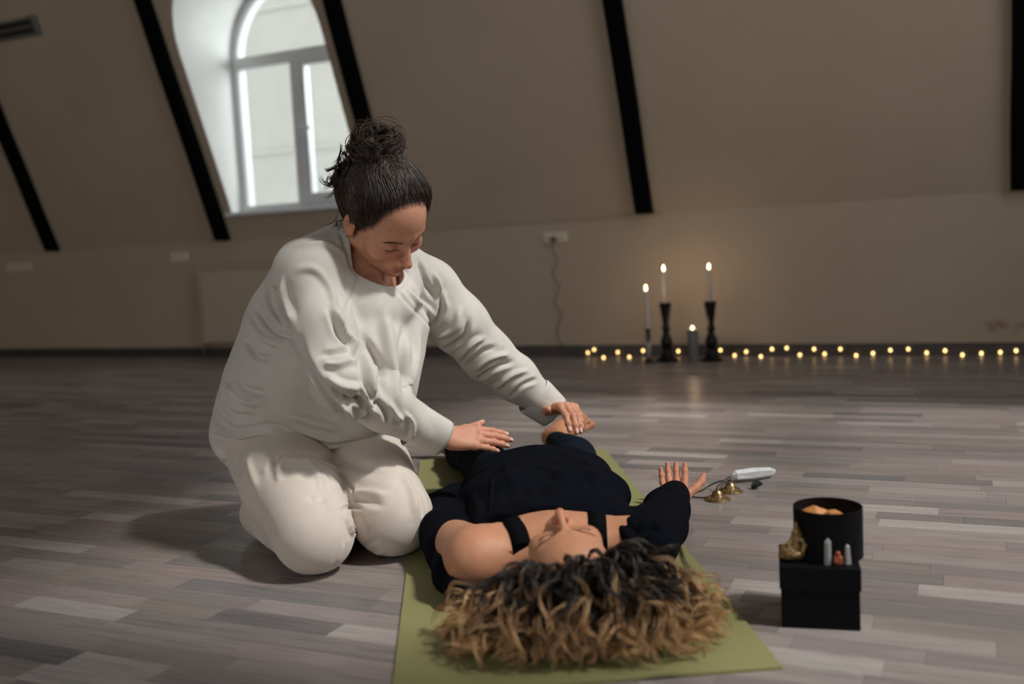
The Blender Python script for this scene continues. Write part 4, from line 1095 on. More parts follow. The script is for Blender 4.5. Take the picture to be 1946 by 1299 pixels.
# ================================================================== kneeling person
def build_kneeling():
    per = empty('person', (-0.45, 2.35, 0)); tag(per, 'person kneeling in a cream sweatshirt and knit trousers, hands held over the lying person', 'person')
    org = np.array(per.location)
    kR = at(598, 1037, 2.10); kL = at(748, 997, 2.20); hR = at(512, 850, 2.40); hL = at(652, 838, 2.53)
    kR.z = max(kR.z, 0.088); kL.z = max(kL.z, 0.092)
    # --- trousers
    bk = (hR - kR); bk.z = 0; bk.normalize()
    aR = kR + bk * 0.34 + Vector((-0.03, 0, -0.028)); aL = kL + bk * 0.36 + Vector((-0.02, 0, -0.03))
    pel = (hR + hL) / 2 + Vector((-0.01, 0.05, -0.02))
    def tr(P):
        r = s_chain(P, [(hR, 0.108), ((hR + kR) / 2 + Vector((0, 0, 0.012)), 0.106), (kR + Vector((0, 0, 0.004)), 0.088)], 0.03)
        r = smin(r, s_rc(P, kR + Vector((0.0, 0, -0.006)), aR, 0.078, 0.055), 0.02)
        l = s_chain(P, [(hL, 0.105), ((hL + kL) / 2 + Vector((0.0, 0, 0.012)), 0.104), (kL + Vector((0, 0, 0.002)), 0.091)], 0.03)
        l = smin(l, s_rc(P, kL + Vector((0, 0, -0.006)), aL, 0.08, 0.055), 0.02)
        d = smin(r, l, 0.012); d = smin(d, s_ell(P, pel, (0.20, 0.15, 0.13)), 0.05)
        return smax(d, 0.004 - P[:, 2], 0.012)
    V, Q = surface(tr, [-0.95, 1.92, -0.01], [-0.12, 2.95, 0.52], 0.0048, 3)
    st = [([(535, 866), (565, 866), (600, 863)], 0.006, -0.012), ([(536, 874), (568, 876), (592, 874)], 0.010, 0.008), ([(528, 868), (520, 880), (514, 900)], 0.010, -0.010), ([(545, 872), (532, 890), (530, 915)], 0.010, 0.007),
          ([(592, 880), (606, 905), (612, 930)], 0.009, 0.005), ([(612, 930), (624, 950), (632, 975)], 0.009, 0.004), ([(604, 900), (585, 905), (570, 900)], 0.010, -0.006), ([(622, 945), (600, 950), (585, 942)], 0.010, -0.005),
          ([(600, 870), (640, 895), (668, 925), (678, 955)], 0.005, -0.007), ([(612, 872), (660, 878), (720, 900)], 0.014, -0.008), ([(668, 935), (700, 935), (735, 940)], 0.010, 0.008), ([(672, 948), (705, 955), (730, 960)], 0.010, -0.007),
          ([(650, 968), (668, 962), (690, 966)], 0.006, -0.010), ([(655, 976), (672, 1015), (695, 1048)], 0.006, 0.012), ([(668, 985), (680, 1020), (700, 1052)], 0.005, -0.010), ([(695, 1050), (715, 1052), (730, 1045)], 0.008, 0.003), ([(690, 1035), (705, 1030), (722, 1022)], 0.008, -0.006),
          ([(655, 1030), (648, 1052), (640, 1068)], 0.007, 0.004), ([(480, 1005), (505, 1035), (535, 1075)], 0.008, -0.008), ([(505, 1050), (530, 1082), (560, 1100)], 0.006, 0.008), ([(790, 925), (802, 955), (806, 985)], 0.010, -0.008), ([(770, 905), (785, 940), (790, 980)], 0.012, 0.007),
          ([(470, 870), (478, 900), (490, 930)], 0.012, 0.005), ([(800, 985), (812, 990), (820, 985)], 0.005, 0.008)]
    V = press_folds(V, Q, [(a, w * 0.9, h_ * 1.5) for a, w, h_ in st]); V = V + normals(V, Q) * (0.0024 * wob(V, 38, 4))[:, None]
    V[:, 2] = np.maximum(V[:, 2], 0.001)
    M['knit'] = mat_rib('cream_rib_knit', (0.66, 0.59, 0.52, 1), (0.90, 0.34, 0.28), 2700, bs=0.42, bd=0.0011)
    trousers = np_mesh('trousers', V, Q, M['knit'], per, origin=org)
    # --- sweatshirt
    lat = Vector((0.70, 0.71, 0.05)).normalized(); fr = Vector((0.71, -0.70, 0))
    S = [(at(552, 815, 2.47), 0.150, 1.30), (at(598, 735, 2.44), 0.172, 1.12), (at(655, 630, 2.41), 0.145, 1.24), (at(690, 540, 2.405), 0.088, 1.7)]
    shR = at(585, 520, 2.28); elR = at(648, 722, 2.15); wrR = at(812, 816, 2.27)
    shL = at(812, 548, 2.54); elL = at(925, 674, 2.60); wrL = at(1032, 762, 2.655)
    ncen = at(711, 507, 2.365); e2 = Vector((0.54, -0.54, -0.645)); e2 = (e2 - lat * e2.dot(lat)).normalized(); nup = lat.cross(e2)
    if nup.z < 0: nup = -nup
    RA, RB = 0.068, 0.079
    ringp = lambda t, o_, u_: ncen + lat * (math.cos(t) * (RA + o_)) + e2 * (math.sin(t) * (RB + o_)) + nup * u_
    ring_pts = [ringp(2 * math.pi * k_ / 14, 0.018, -0.014) for k_ in range(14)]
    ring2 = [ringp(2 * math.pi * k_ / 14, 0.034, -0.040) for k_ in range(15)]
    def swc(P):
        d = None
        for (a, ra, ka), (b, rb, kb) in zip(S[:-1], S[1:]):
            e = s_rce(P, a, b, ra, rb, lat, (ka + kb) / 2); d = e if d is None else smin(d, e, 0.05)
        d = smin(d, s_ell(P, at(716, 690, 2.30), (0.085, 0.075, 0.10)), 0.06)       # belly drape
        d = smin(d, s_ell(P, at(640, 800, 2.33), (0.12, 0.07, 0.055)), 0.05)        # hem lying on the lap
        d = smin(d, s_ell(P, at(470, 815, 2.47), (0.085, 0.10, 0.085)), 0.05)       # hem bulge behind
        d = smin(d, s_chain(P, [(at(705, 470, 2.42), 0.055), (at(680, 480, 2.39), 0.062)], 0.02), 0.05)
        d = smin(d, s_rc(P, at(650, 470, 2.38), shR, 0.06, 0.072), 0.04)
        d = smin(d, s_rc(P, at(745, 490, 2.44), shL, 0.058, 0.070), 0.04)
        ar = s_chain(P, [(shR, 0.074), ((shR + elR) / 2 + Vector((-0.005, 0, 0)), 0.066), (elR, 0.064), ((elR + wrR) / 2, 0.056), (wrR, 0.044)], 0.03)
        al = s_chain(P, [(shL, 0.076), ((shL + elL) / 2, 0.072), (elL, 0.064), ((elL + wrL) / 2, 0.056), (wrL, 0.046)], 0.03)
        d = smin(d, ar, 0.028); d = smin(d, al, 0.03)
        d = smin(d, s_chain(P, [(p_, 0.012) for p_ in ring_pts + ring_pts[:1]], 0.01), 0.03)
        bk_ = s_chain(P, [(at(588, 520, 2.40), 0.088), (at(556, 620, 2.43), 0.108), (at(512, 750, 2.47), 0.118)], 0.04); d = smin(d, bk_, 0.05)
        d = smin(d, s_chain(P, [(at(768, 625, 2.42), 0.058), (at(742, 735, 2.37), 0.066)], 0.02), 0.05)
        d = smin(d, s_chain(P, [(p_, 0.024) for p_ in ring2], 0.01), 0.03)
        qx = (P - A3(ncen)) @ A3(lat); qy = (P - A3(ncen)) @ A3(e2); qz = (P - A3(ncen)) @ A3(nup)
        hole = (np.sqrt((qx / (RA + 0.004)) ** 2 + (qy / (RB + 0.004)) ** 2) - 1) * 0.07; hole = np.maximum(hole, -0.060 - qz)
        return smax(d, -hole, 0.006)
    V, Q = surface(swc, [-0.93, 1.95, 0.15], [0.16, 2.9, 0.86], 0.0042, 2)
    k = 1.7792; c2 = lambda pts: [(380 + a / k, 400 + b / k) for a, b in pts]
    st = [
        (c2([(468, 345), (490, 420), (525, 452), (530, 520)]), 0.008, 0.010), (c2([(440, 330), (470, 410), (505, 455)]), 0.010, -0.011),
        (c2([(430, 560), (480, 590), (540, 600)]), 0.010, 0.012), (c2([(440, 600), (500, 640), (560, 640)]), 0.010, -0.012), (c2([(470, 630), (530, 690), (580, 640)]), 0.009, 0.012), (c2([(520, 620), (560, 660), (600, 650)]), 0.008, -0.010),
        (c2([(545, 585), (565, 640), (600, 690)]), 0.007, 0.010), (c2([(600, 640), (625, 680), (640, 720)]), 0.008, -0.008), (c2([(640, 650), (665, 690), (690, 710)]), 0.009, 0.008), (c2([(420, 520), (470, 520), (525, 500)]), 0.010, 0.008), (c2([(410, 490), (460, 480), (520, 470)]), 0.010, -0.007),
        (c2([(690, 680), (720, 720), (715, 770)]), 0.006, 0.006),
        (c2([(250, 225), (265, 300), (300, 380), (330, 440)]), 0.010, -0.011), (c2([(275, 230), (290, 300), (320, 380)]), 0.011, 0.008), (c2([(225, 250), (235, 330), (280, 400)]), 0.010, 0.008),
        (c2([(190, 330), (240, 400), (310, 430)]), 0.010, -0.009), (c2([(170, 370), (215, 430), (290, 460)]), 0.011, 0.009), (c2([(150, 430), (190, 490), (240, 500)]), 0.010, -0.010), (c2([(110, 560), (150, 600), (230, 620)]), 0.012, -0.010), (c2([(90, 590), (140, 640), (210, 655)]), 0.012, 0.009), (c2([(60, 640), (110, 690), (200, 700)]), 0.013, -0.008),
        (c2([(45, 720), (120, 760), (250, 745), (380, 780)]), 0.012, 0.010), (c2([(40, 760), (110, 790), (200, 770)]), 0.010, -0.011), (c2([(50, 800), (90, 830), (150, 800)]), 0.010, 0.008), (c2([(230, 720), (330, 760), (430, 790), (520, 780)]), 0.010, -0.010), (c2([(300, 690), (400, 720), (480, 740)]), 0.014, 0.007),
        (c2([(320, 415), (270, 450), (190, 540)]), 0.0035, -0.005),
        (c2([(525, 440), (565, 540), (585, 640)]), 0.013, 0.013), (c2([(545, 420), (600, 520), (620, 620)]), 0.013, -0.011), (c2([(620, 330), (640, 450), (660, 580), (670, 640)]), 0.020, 0.010), (c2([(690, 400), (690, 500), (680, 600)]), 0.018, -0.010), (c2([(740, 400), (730, 500), (700, 600)]), 0.018, 0.008),
        (c2([(530, 225), (505, 300), (490, 360)]), 0.0035, -0.005), (c2([(662, 262), (700, 310), (745, 355), (786, 402)]), 0.0038, -0.006), (c2([(690, 255), (740, 310), (800, 360)]), 0.010, 0.006),
        (c2([(740, 170), (760, 240), (800, 300)]), 0.012, -0.008), (c2([(790, 210), (815, 270), (830, 330)]), 0.010, 0.008), (c2([(820, 260), (815, 330), (790, 390)]), 0.009, -0.010),
        (c2([(880, 330), (860, 400), (800, 430)]), 0.011, 0.009), (c2([(910, 370), (890, 430), (830, 470)]), 0.010, -0.010), (c2([(960, 430), (920, 450), (870, 500)]), 0.010, 0.009), (c2([(1000, 460), (950, 480), (890, 540)]), 0.009, -0.010), (c2([(1045, 485), (980, 500), (930, 540)]), 0.009, 0.009), (c2([(1060, 510), (1000, 530), (940, 570)]), 0.009, -0.009), (c2([(1110, 540), (1050, 560), (1000, 600)]), 0.009, 0.007), (c2([(1140, 570), (1090, 590), (1050, 630)]), 0.008, -0.007),
        (c2([(330, 200), (390, 200), (440, 260), (460, 330)]), 0.012, 0.006), (c2([(330, 120), (420, 110), (490, 150)]), 0.012, 0.005), (c2([(480, 80), (500, 150), (520, 210)]), 0.008, -0.005),
        (c2([(340, 430), (370, 520), (430, 620), (490, 700)]), 0.012, -0.008)]
    V = press_folds(V, Q, [(a, max(w * 0.78, 0.0058), h_ * (2.4 if w > 0.004 else 1.1)) for a, w, h_ in st]); V = V + normals(V, Q) * (0.0030 * wob(V, 42, 9) + 0.0016 * wob(V, 95, 2))[:, None]
    V = laplace(V, Q, 1, 0.25)
    M['fleece'] = mat_cloth('cream_sweatshirt', (0.60, 0.575, 0.525, 1), 0.15, 1100, 0.22)
    sweat = np_mesh('sweatshirt', V, Q, M['fleece'], per, origin=org)
    bvs = BVHTree.FromPolygons([tuple(v) for v in V], [tuple(int(i) for i in q) for q in Q])
    def seam(px):
        pts = []
        for p in catmull([(a, b, 0) for a, b in px], 8):
            h = bvs.ray_cast(Vector((0, 0, CAM_H)), ray(p.x, p.y).normalized())
            if h[0] is not None and (not pts or (h[0] - pts[-1]).length < 0.03): pts.append(h[0] + h[1] * 0.0003)
        if len(pts) > 3: MB().tube([p - Vector(org) for p in pts], 0.0011, 6).build('seam', M['fleece'], sweat, smooth=True)
    for px in ([(530, 230), (505, 300), (492, 360), (487, 420)], [(664, 268), (700, 312), (745, 357), (784, 402)], [(320, 415), (270, 450), (190, 540)]): seam(c2(px))
    # cuffs and neckband
    M['rib_cream'] = mat_cloth('cream_rib_band', (0.61, 0.585, 0.535, 1), 0.15, 700, 0.3)
    def cuff(a, b, r0, r1, flat, name='cuff', n=40, m=10):
        a = Vector(a); b = Vector(b); t = (b - a).normalized(); e1 = Vector(flat); e1 = (e1 - t * e1.dot(t)).normalized(); e2 = t.cross(e1); vs = []; fs = []
        prof = [(0.0, 1.0), (0.06, 1.05), (0.2, 1.06), (0.5, 1.03), (0.9, 1.0), (1.0, 0.97), (0.97, 0.90), (0.8, 0.88), (0.4, 0.88)]
        for s_, q in prof:
            c = a + (b - a) * s_; r = (r0 + (r1 - r0) * s_) * q
            for k_ in range(n):
                an = 2 * math.pi * k_ / n; rr = r * (1 + 0.025 * math.sin(3 * an + 1) + 0.012 * math.sin(n / 2 * an)); vs.append(c + e1 * (math.cos(an) * rr * 1.12) + e2 * (math.sin(an) * rr * 0.92) - Vector(org))
        for i in range(len(prof) - 1):
            for k_ in range(n): fs.append((i * n + k_, i * n + (k_ + 1) % n, (i + 1) * n + (k_ + 1) % n, (i + 1) * n + k_))
        return MB().add(vs, fs).build(name, M['rib_cream'], sweat, smooth=True)
    cuff(at(783, 806, 2.255), at(843, 832, 2.285), 0.0475, 0.041, (0.1, -0.5, 0.86))
    cuff(at(1012, 750, 2.645), at(1052, 783, 2.665), 0.0485, 0.044, (0.35, -0.3, 0.86))
    nb = MB(); vs = []; fs = []; m = 72
    bandp = ((0.030, -0.017), (0.029, -0.013), (0.020, -0.003), (0.010, 0.0055), (0.003, 0.008), (-0.001, 0.005), (0.001, -0.004), (0.004, -0.03))
    for i in range(m):
        t = 2 * math.pi * i / m
        for (o_, u_) in bandp: vs.append(ringp(t, o_, u_ + 0.002 * math.sin(3 * t + 1)) - Vector(org))
    nk = len(bandp)
    for i in range(m):
        for k_ in range(nk - 1): fs.append((i * nk + k_, i * nk + k_ + 1, ((i + 1) % m) * nk + k_ + 1, ((i + 1) % m) * nk + k_))
    nb.add(vs, fs).build('neckband', M['rib_cream'], sweat, smooth=True)
    # --- skin: head, neck, chest, arms, hands as one mesh
    yaw, pit, rol = math.radians(50), math.radians(42), math.radians(14)
    fwd = Vector((math.sin(yaw) * math.cos(pit), -math.cos(yaw) * math.cos(pit), -math.sin(pit)))
    rt = Vector((-math.cos(yaw), -math.sin(yaw), 0)); up = rt.cross(fwd)
    up = Matrix.Rotation(rol, 3, fwd) @ up
    hd = Head((0, 0, 0), fwd, up, 1.07); ear = hd.w(0.078, -0.014, -0.004); hd.H = at(665, 424, 2.272) - ear
    nb0 = at(690, 512, 2.40)
    def hf(P):
        d = hd.sdf(P); nk = s_rce(P, hd.w(0, -0.032, -0.045), nb0, 0.050, 0.056, lat, 1.0); d = smin(d, nk, 0.02)
        ch = s_rce(P, nb0 - Vector((0, 0, 0.01)), at(705, 575, 2.42), 0.056, 0.085, lat, 1.5); d = smin(d, ch, 0.03)
        # collarbones and neck tendons
        d = smin(d, s_rc(P, at(735, 552, 2.345), at(680, 530, 2.36), 0.008, 0.008), 0.014)
        d = smin(d, s_rc(P, hd.w(0.045, -0.03, -0.05), at(732, 548, 2.35), 0.012, 0.007), 0.014)
        return d
    lo = [min(hd.H.x, nb0.x) - 0.17, min(hd.H.y, nb0.y) - 0.17, 0.58]; hi = [max(hd.H.x, nb0.x) + 0.17, max(hd.H.y, nb0.y) + 0.15, hd.H.z + 0.16]
    V, Q = surface(hf, lo, hi, 0.0019, 1); parts = [(V, Q, hd.colors(V, SK))]
    hands = []
    fR, loR, hiR, cR_ = hand(at(850, 831, 2.292), (0.95, 0.22, -0.10), (0.05, -0.70, 0.72), True, [(0.10, 0.14, 0.10), (0.14, 0.16, 0.12), (0.18, 0.18, 0.14), (0.24, 0.20, 0.14)], -0.035,
                       thumb=((0.42, 0.88, -0.10), (0.26, 0.95, 0.05), (0.42, 0.86, 0.30)), sc=0.865, arm=wrR + (wrR - at(853, 836, 2.292)) * 0.6)
    V, Q = surface(fR, loR, hiR, 0.0013, 1); parts.append((V, Q, cR_(V, SK)))
    wl = at(1053, 774, 2.665)
    fL, loL, hiL, cL_ = hand(wl, (0.44, -0.89, 0.14), (0.10, 0.10, 0.98), False, [(0.66, 0.40, 0.16), (0.66, 0.42, 0.18), (0.66, 0.44, 0.18), (0.66, 0.46, 0.20)], -0.03,
                       thumb=((0.62, 0.66, -0.10), (0.45, 0.80, 0.0), (0.25, 0.90, 0.15)), sc=0.94, arm=wrL - (elL - wrL) * -0.15)
    V, Q = surface(fL, loL, hiL, 0.0013, 1); parts.append((V, Q, cL_(V, SK)))
    V, Q, C = bridge(parts, [(1, [wrR + (wrR - at(853, 836, 2.292)) * 0.5, elR, shR, at(690, 585, 2.42)]), (2, [wrL, elL, shL, at(705, 590, 2.43)])])
    body = np_mesh('body', V, Q, M['skin_k'], per, C, origin=org)
    hb = empty('tmp'); bpy.data.objects.remove(hb)
    n0 = set(bpy.data.objects); hd.brows_lashes(body)
    for o in set(bpy.data.objects) - n0: o.location = -Vector(org)
    M['stud'] = plain('earring_metal', (0.25, 0.18, 0.12, 1), 0.3, 0.9)
    st_ = MB().lathe([(0.0003, -0.0022), (0.0016, -0.0015), (0.0023, 0), (0.0016, 0.0015), (0.0003, 0.0022)], hd.w(0.0835, -0.007, -0.033) - Vector(org), 10).build('earring', M['stud'], body, smooth=True)
    # --- hair
    bun = np.array([0.0, -0.062, 0.118]); rg = np.random.default_rng(5)
    def cap(P):
        q = hd.loc(P); d = hd.cranium(q, 0.0050); return smax(d, -(hd.hair_side(q) - 0.030), 0.012) * hd.sc + 0.0012 * wob(P, 260, 8).astype(f32)
    V, Q = surface(cap, [hd.H.x - 0.16, hd.H.y - 0.16, hd.H.z - 0.16], [hd.H.x + 0.16, hd.H.y + 0.16, hd.H.z + 0.16], 0.0032, 1)
    dk = np.array([0.026, 0.0145, 0.0098]); parts = [(V, Q, np.tile(dk * 0.8, (len(V), 1)))]
    paths = []; rads = []; cols = []
    toW = lambda q: np.array(hd.H) + (np.asarray(q) @ np.array([list(hd.x), list(hd.y), list(hd.z)])) * hd.sc
    def tone(n_): 
        b = dk * rg.uniform(0.7, 2.0); b = b * np.array([1, 1, 1]) + (np.array([0.035, 0.018, 0.009]) if rg.random() < 0.18 else 0); return np.tile(b, (n_, 1))
    d = rg.normal(size=(9000, 3)); d /= np.linalg.norm(d, axis=1)[:, None]; p = hd.project(np.array([0, -0.012, 0.03]) + d * 0.1, 0.003)
    hs = hd.hair_side(p); keep = (hs > -0.001 + 0.012 * rg.random(len(hs)) ** 2) & (p[:, 2] > -0.065); p = p[keep][:4200]; hs = hs[keep][:4200]; n_ = 18
    t = np.linspace(0, 1, n_)[None, :, None]; lin = p[:, None] * (1 - t) + (bun[None, None] + rg.normal(size=(len(p), 1, 3)) * 0.006) * t
    v1 = np.array([37.0, 21.0, 29.0]); v2 = np.array([-25.0, 41.0, 17.0]); ph = p @ v1 + 0.35 * rg.normal(size=len(p)); ph2 = p @ v2
    wv = np.stack([np.cos(ph2), np.sin(ph2), np.sin(ph2 * 1.7)], 1)[:, None] * 0.0065; lin = lin + np.sin(t * 11 + ph[:, None, None]) * wv * np.sin(np.pi * t) ** 0.6
    vol = 0.006 + 0.004 * np.sin(p @ np.array([60.0, 35.0, -50.0])) ; tt = t[0, :, 0][None]
    offs = -0.0004 + 0.0034 * np.clip(tt * 8, 0, 1) + (vol[:, None] + rg.uniform(0, 0.007, size=(len(p), 1))) * np.clip(np.sin(np.pi * tt * 0.93) * 1.25, 0, 1) ** 0.6 + 0.014 * tt ** 2
    q = hd.project(lin, offs)
    for k_ in range(len(p)):
        paths.append(toW(q[k_])); r0 = rg.uniform(0.0005, 0.0011); rads.append(r0 * np.clip(tt[0] * 5.0, 0.16, 1) * np.clip((1.04 - tt[0]) * 5, 0.3, 1)); cols.append(tone(n_))
    # bun: loops wound round a core
    bc_ = bun + np.array([0.004, -0.020, 0.012])
    for k_ in range(620):
        a0 = rg.uniform(0, 6.28); R0 = rg.uniform(0.010, 0.043); tilt = rg.normal(size=2) * 0.45; n_ = 20; t = np.linspace(0, rg.uniform(2.2, 5.0), n_)
        e = np.stack([np.cos(a0 + t) * R0, np.sin(a0 + t) * R0, (t - 2) * 0.003 + np.sin(a0 + t) * R0 * tilt[0] + np.cos(a0 + t) * R0 * tilt[1]], 1)
        e[:, 0] *= 1.35; e[:, 1] *= 1.15; e[:, 2] += rg.uniform(-0.020, 0.018); paths.append(toW(bc_ + e + rg.normal(size=3) * 0.004)); r0 = rg.uniform(0.0006, 0.0014); rads.append(r0 * np.sin(np.pi * np.clip(np.linspace(0.08, 0.97, n_), 0, 1)) ** 0.5); cols.append(tone(n_))
    # curls: loops that stick out of the bun and hang behind the ear
    def curl(p, d, L, r, turns, rad=0.0011, grav=0.0, n_=26, lock=6):
        d = np.array(d) / np.linalg.norm(d); a = np.cross(d, [0.3, 0.5, 0.8]); a /= np.linalg.norm(a); b = np.cross(d, a); ph = rg.uniform(0, 6.28)
        for j in range(lock):
            t = np.linspace(0, 1, n_); of = rg.normal(size=3) * 0.0018
            q = np.array(p)[None] + d[None] * (t * L)[:, None] + (a[None] * np.cos(ph + t * turns * 6.28)[:, None] + b[None] * np.sin(ph + t * turns * 6.28)[:, None]) * (r * np.minimum(1, t * 3))[:, None] + of * t[:, None] * 1.5
            w_ = toW(q); w_[:, 2] -= grav * t ** 2; paths.append(w_); rads.append(rad * np.sin(np.pi * np.clip(0.15 + t * 0.84, 0, 1)) ** 0.6); cols.append(tone(n_))
    for k_ in range(70):
        d = rg.normal(size=3); d[2] = abs(d[2]) * 1.0 + 0.1; curl(bc_ + d / np.linalg.norm(d) * 0.022, d + np.array([0, -0.3, 0]), rg.uniform(0.022, 0.052), rg.uniform(0.007, 0.017), rg.uniform(0.5, 1.1), 0.0008, 0.012, lock=7)
    for k_ in range(44):    # loose loops at the back of the head, seen against the window
        p = hd.project(np.array([rg.uniform(-0.02, 0.07), -0.09, rg.uniform(0.0, 0.12)]), 0.008); curl(p, (rg.uniform(0.1, 0.8), -1.0, rg.uniform(-0.6, 0.4)), rg.uniform(0.02, 0.045), rg.uniform(0.010, 0.020), rg.uniform(0.8, 1.3), 0.0008, 0.02, lock=6)
    for k_ in range(16):    # big loose loops behind the bun
        p = hd.project(np.array([rg.uniform(0.0, 0.08), -0.085, rg.uniform(0.04, 0.13)]), 0.012); curl(p, (rg.uniform(0.3, 1.0), -0.8, rg.uniform(-0.3, 0.7)), rg.uniform(0.025, 0.05), rg.uniform(0.016, 0.026), rg.uniform(0.7, 1.05), 0.0009, 0.015, lock=9)
    for k_ in range(5):
        curl((0.070, -0.045 + rg.uniform(-0.02, 0.01), rg.uniform(-0.05, 0.0)), (0.15, -0.45, -1.0), rg.uniform(0.05, 0.08), rg.uniform(0.004, 0.008), rg.uniform(0.6, 1.0), 0.0005, 0.0, n_=48, lock=3)
    for k_ in range(30):    # flyaways
        d = rg.normal(size=3); d[2] = abs(d[2]); p = hd.project(np.array([0, -0.012, 0.03]) + d, 0.008)
        if hd.hair_side(p[None])[0] > 0.01: curl(p, d + np.array([0, -0.4, 0.2]), rg.uniform(0.02, 0.04), 0.006, rg.uniform(0.4, 0.8), 0.00035, 0.0, lock=1)
    parts.append(strands_mesh(paths, rads, cols, 4))
    V, Q, C = merge(parts); hair = np_mesh('hair', V, Q, M['hair_k'], per, C, origin=org)
    # beaded hair tie
    M['bead'] = plain('brown_bead', (0.03, 0.016, 0.012, 1), 0.15)
    tie = MB()
    for k_ in range(22):
        a = 2 * math.pi * k_ / 22; q = bun + np.array([math.cos(a) * 0.027, math.sin(a) * 0.024 - 0.002, 0.006 + 0.006 * math.sin(a)]); c = Vector(toW(q)) - Vector(org)
        tie.lathe([(0.0004, -0.0036), (0.0026, -0.0026), (0.0037, 0), (0.0026, 0.0026), (0.0004, 0.0036)], c, 8)
    tie.build('hair_tie', M['bead'], hair, smooth=True)
    return hd
KH = build_kneeling()

# ================================================================== lying person
def build_lying():
    per = empty('person', (0.06, 2.2, MZ)); tag(per, 'person with curly hair lying on the green mat in dark clothes', 'person'); org = np.array(per.location)
    bx_ = Vector((1, 0.0, 0)); lat = Vector((1, 0.03, 0)).normalized()
    # --- head, face up, crown towards the camera
    fwd = Vector((-0.10, -0.10, 0.99)).normalized(); up = Vector((0.10, -0.99, -0.08))
    hd = Head((0, 0, 0), fwd, up, 1.0); tip = hd.w(0, 0.119, -0.041); hd.H = at(1062, 964, 1.745) - tip
    sL = Vector((-0.086, 1.885, 0.086)); sR = Vector((0.222, 1.905, 0.082)); eL = Vector((-0.165, 2.14, 0.058)); eR = Vector((0.305, 2.15, 0.055))
    wR = gnd(1282, 944, 0.050); nk0 = Vector((0.066, 1.91, 0.088))
    def bf(P):
        d = hd.sdf(P)
        d = smin(d, s_rc(P, hd.w(0, -0.030, -0.045), nk0, 0.050, 0.055), 0.02)
        ch = s_ell(P, (0.066, 1.99, 0.080), (0.165, 0.13, 0.072)); ch = smin(ch, s_rc(P, sL, sR, 0.050, 0.050), 0.05)
        ch = smin(ch, s_rc(P, sL + Vector((-0.006, -0.012, 0)), eL, 0.057, 0.045), 0.03); ch = smin(ch, s_rc(P, sR, eR, 0.054, 0.044), 0.03)
        ch = smin(ch, s_rc(P, Vector((0.055, 1.945, 0.130)), Vector((-0.070, 1.905, 0.126)), 0.008, 0.009), 0.022)
        ch = smin(ch, s_rc(P, Vector((0.085, 1.945, 0.130)), Vector((0.200, 1.92, 0.120)), 0.008, 0.009), 0.022)
        return smin(d, ch, 0.03)
    V, Q = surface(bf, [-0.24, 1.55, 0.0], [0.34, 2.2, 0.27], 0.0026, 1); V[:, 2] = np.maximum(V[:, 2], MZ + 0.001)
    parts = [(V, Q, hd.colors(V, SL))]
    # right hand, palm up, fingers curling up
    fn, lo, hi, cf = hand(wR + Vector((0.004, 0.0, -0.012)), (0.10, 0.97, 0.10), (0.02, 0.10, -0.99), True, [(0.42, 0.42, 0.2), (0.36, 0.36, 0.2), (0.44, 0.42, 0.2), (0.55, 0.45, 0.2)], 0.09,
                          thumb=((0.75, 0.55, -0.30), (0.62, 0.66, -0.35), (0.35, 0.80, -0.45)), sc=0.92, arm=eR * 0.35 + wR * 0.65)
    V, Q = surface(fn, lo, hi, 0.0014, 1); parts.append((V, Q, cf(V, SL * np.array([1.06, 1.02, 1.05]))))
    # feet
    def foot(ank, heel, toes, sideways, big):
        t = (toes - heel).normalized(); s_ = Vector(sideways); s_ = (s_ - t * s_.dot(t)).normalized(); u = s_.cross(t)
        if u.z < 0 and abs(u.z) > 0.3: u = -u
        L = (toes - heel).length
        tl = []
        for i in range(5):
            k = (i / 4 - 0.5) * (1 if big > 0 else -1); c = heel + t * L * (0.80 - 0.045 * i) + s_ * k * 0.072; r = (0.0125, 0.0098, 0.0092, 0.0088, 0.0085)[i]
            tl.append((c, c + t * L * (0.20 - 0.016 * i), r))
        def f(P):
            d = s_rc(P, heel, heel + t * L * 0.5, 0.030, 0.026); d = smin(d, s_rce(P, heel + t * L * 0.5, heel + t * L * 0.76, 0.020, 0.017, s_, 2.0), 0.03)
            d = smin(d, s_rc(P, ank, heel + t * L * 0.25, 0.034, 0.030), 0.03)
            tt = None
            for a, b, r in tl:
                e = smin(s_rc(P, a, b, r * 0.9, r), s_ell(P, b, (r * 1.15,) * 3), 0.004); tt = e if tt is None else np.minimum(tt, e)
            return smin(d, tt, 0.008)
        pts = [ank, heel, toes] ; lo = [min(p[k] for p in pts) - 0.07 for k in range(3)]; hi = [max(p[k] for p in pts) + 0.07 for k in range(3)]
        V, Q = surface(f, lo, hi, 0.002, 1); V[:, 2] = np.maximum(V[:, 2], MZ + 0.001); return V, Q, np.tile(SL * np.array([0.98, 0.95, 0.92]), (len(V), 1))
    ankR = Vector((0.135, 3.17, 0.052)); ankL = Vector((-0.195, 3.14, 0.052))
    hR_ = at(1046, 838, 3.25); hR_.z = max(hR_.z, 0.05)
    parts.append(foot(ankR, hR_, at(1119, 788, 3.36), (0.25, 0.3, -1.0), -1))
    hL_ = Vector((-0.20, 3.22, 0.040)); parts.append(foot(ankL, hL_, Vector((-0.31, 3.27, 0.085)), (-0.2, 0.4, -0.8), 1))
    V, Q, C = bridge(parts, [(1, [eR * 0.3 + wR * 0.7, eR, Vector((0.20, 2.12, 0.07)), Vector((0.10, 2.12, 0.08))]), (2, [ankR + Vector((0, -0.03, 0)), Vector((0.15, 2.9, 0.075)), Vector((0.12, 2.5, 0.09)), Vector((0.08, 2.12, 0.08))]), (3, [ankL + Vector((0, -0.03, 0)), Vector((-0.12, 2.9, 0.07)), Vector((-0.02, 2.5, 0.09)), Vector((0.04, 2.12, 0.08))])])
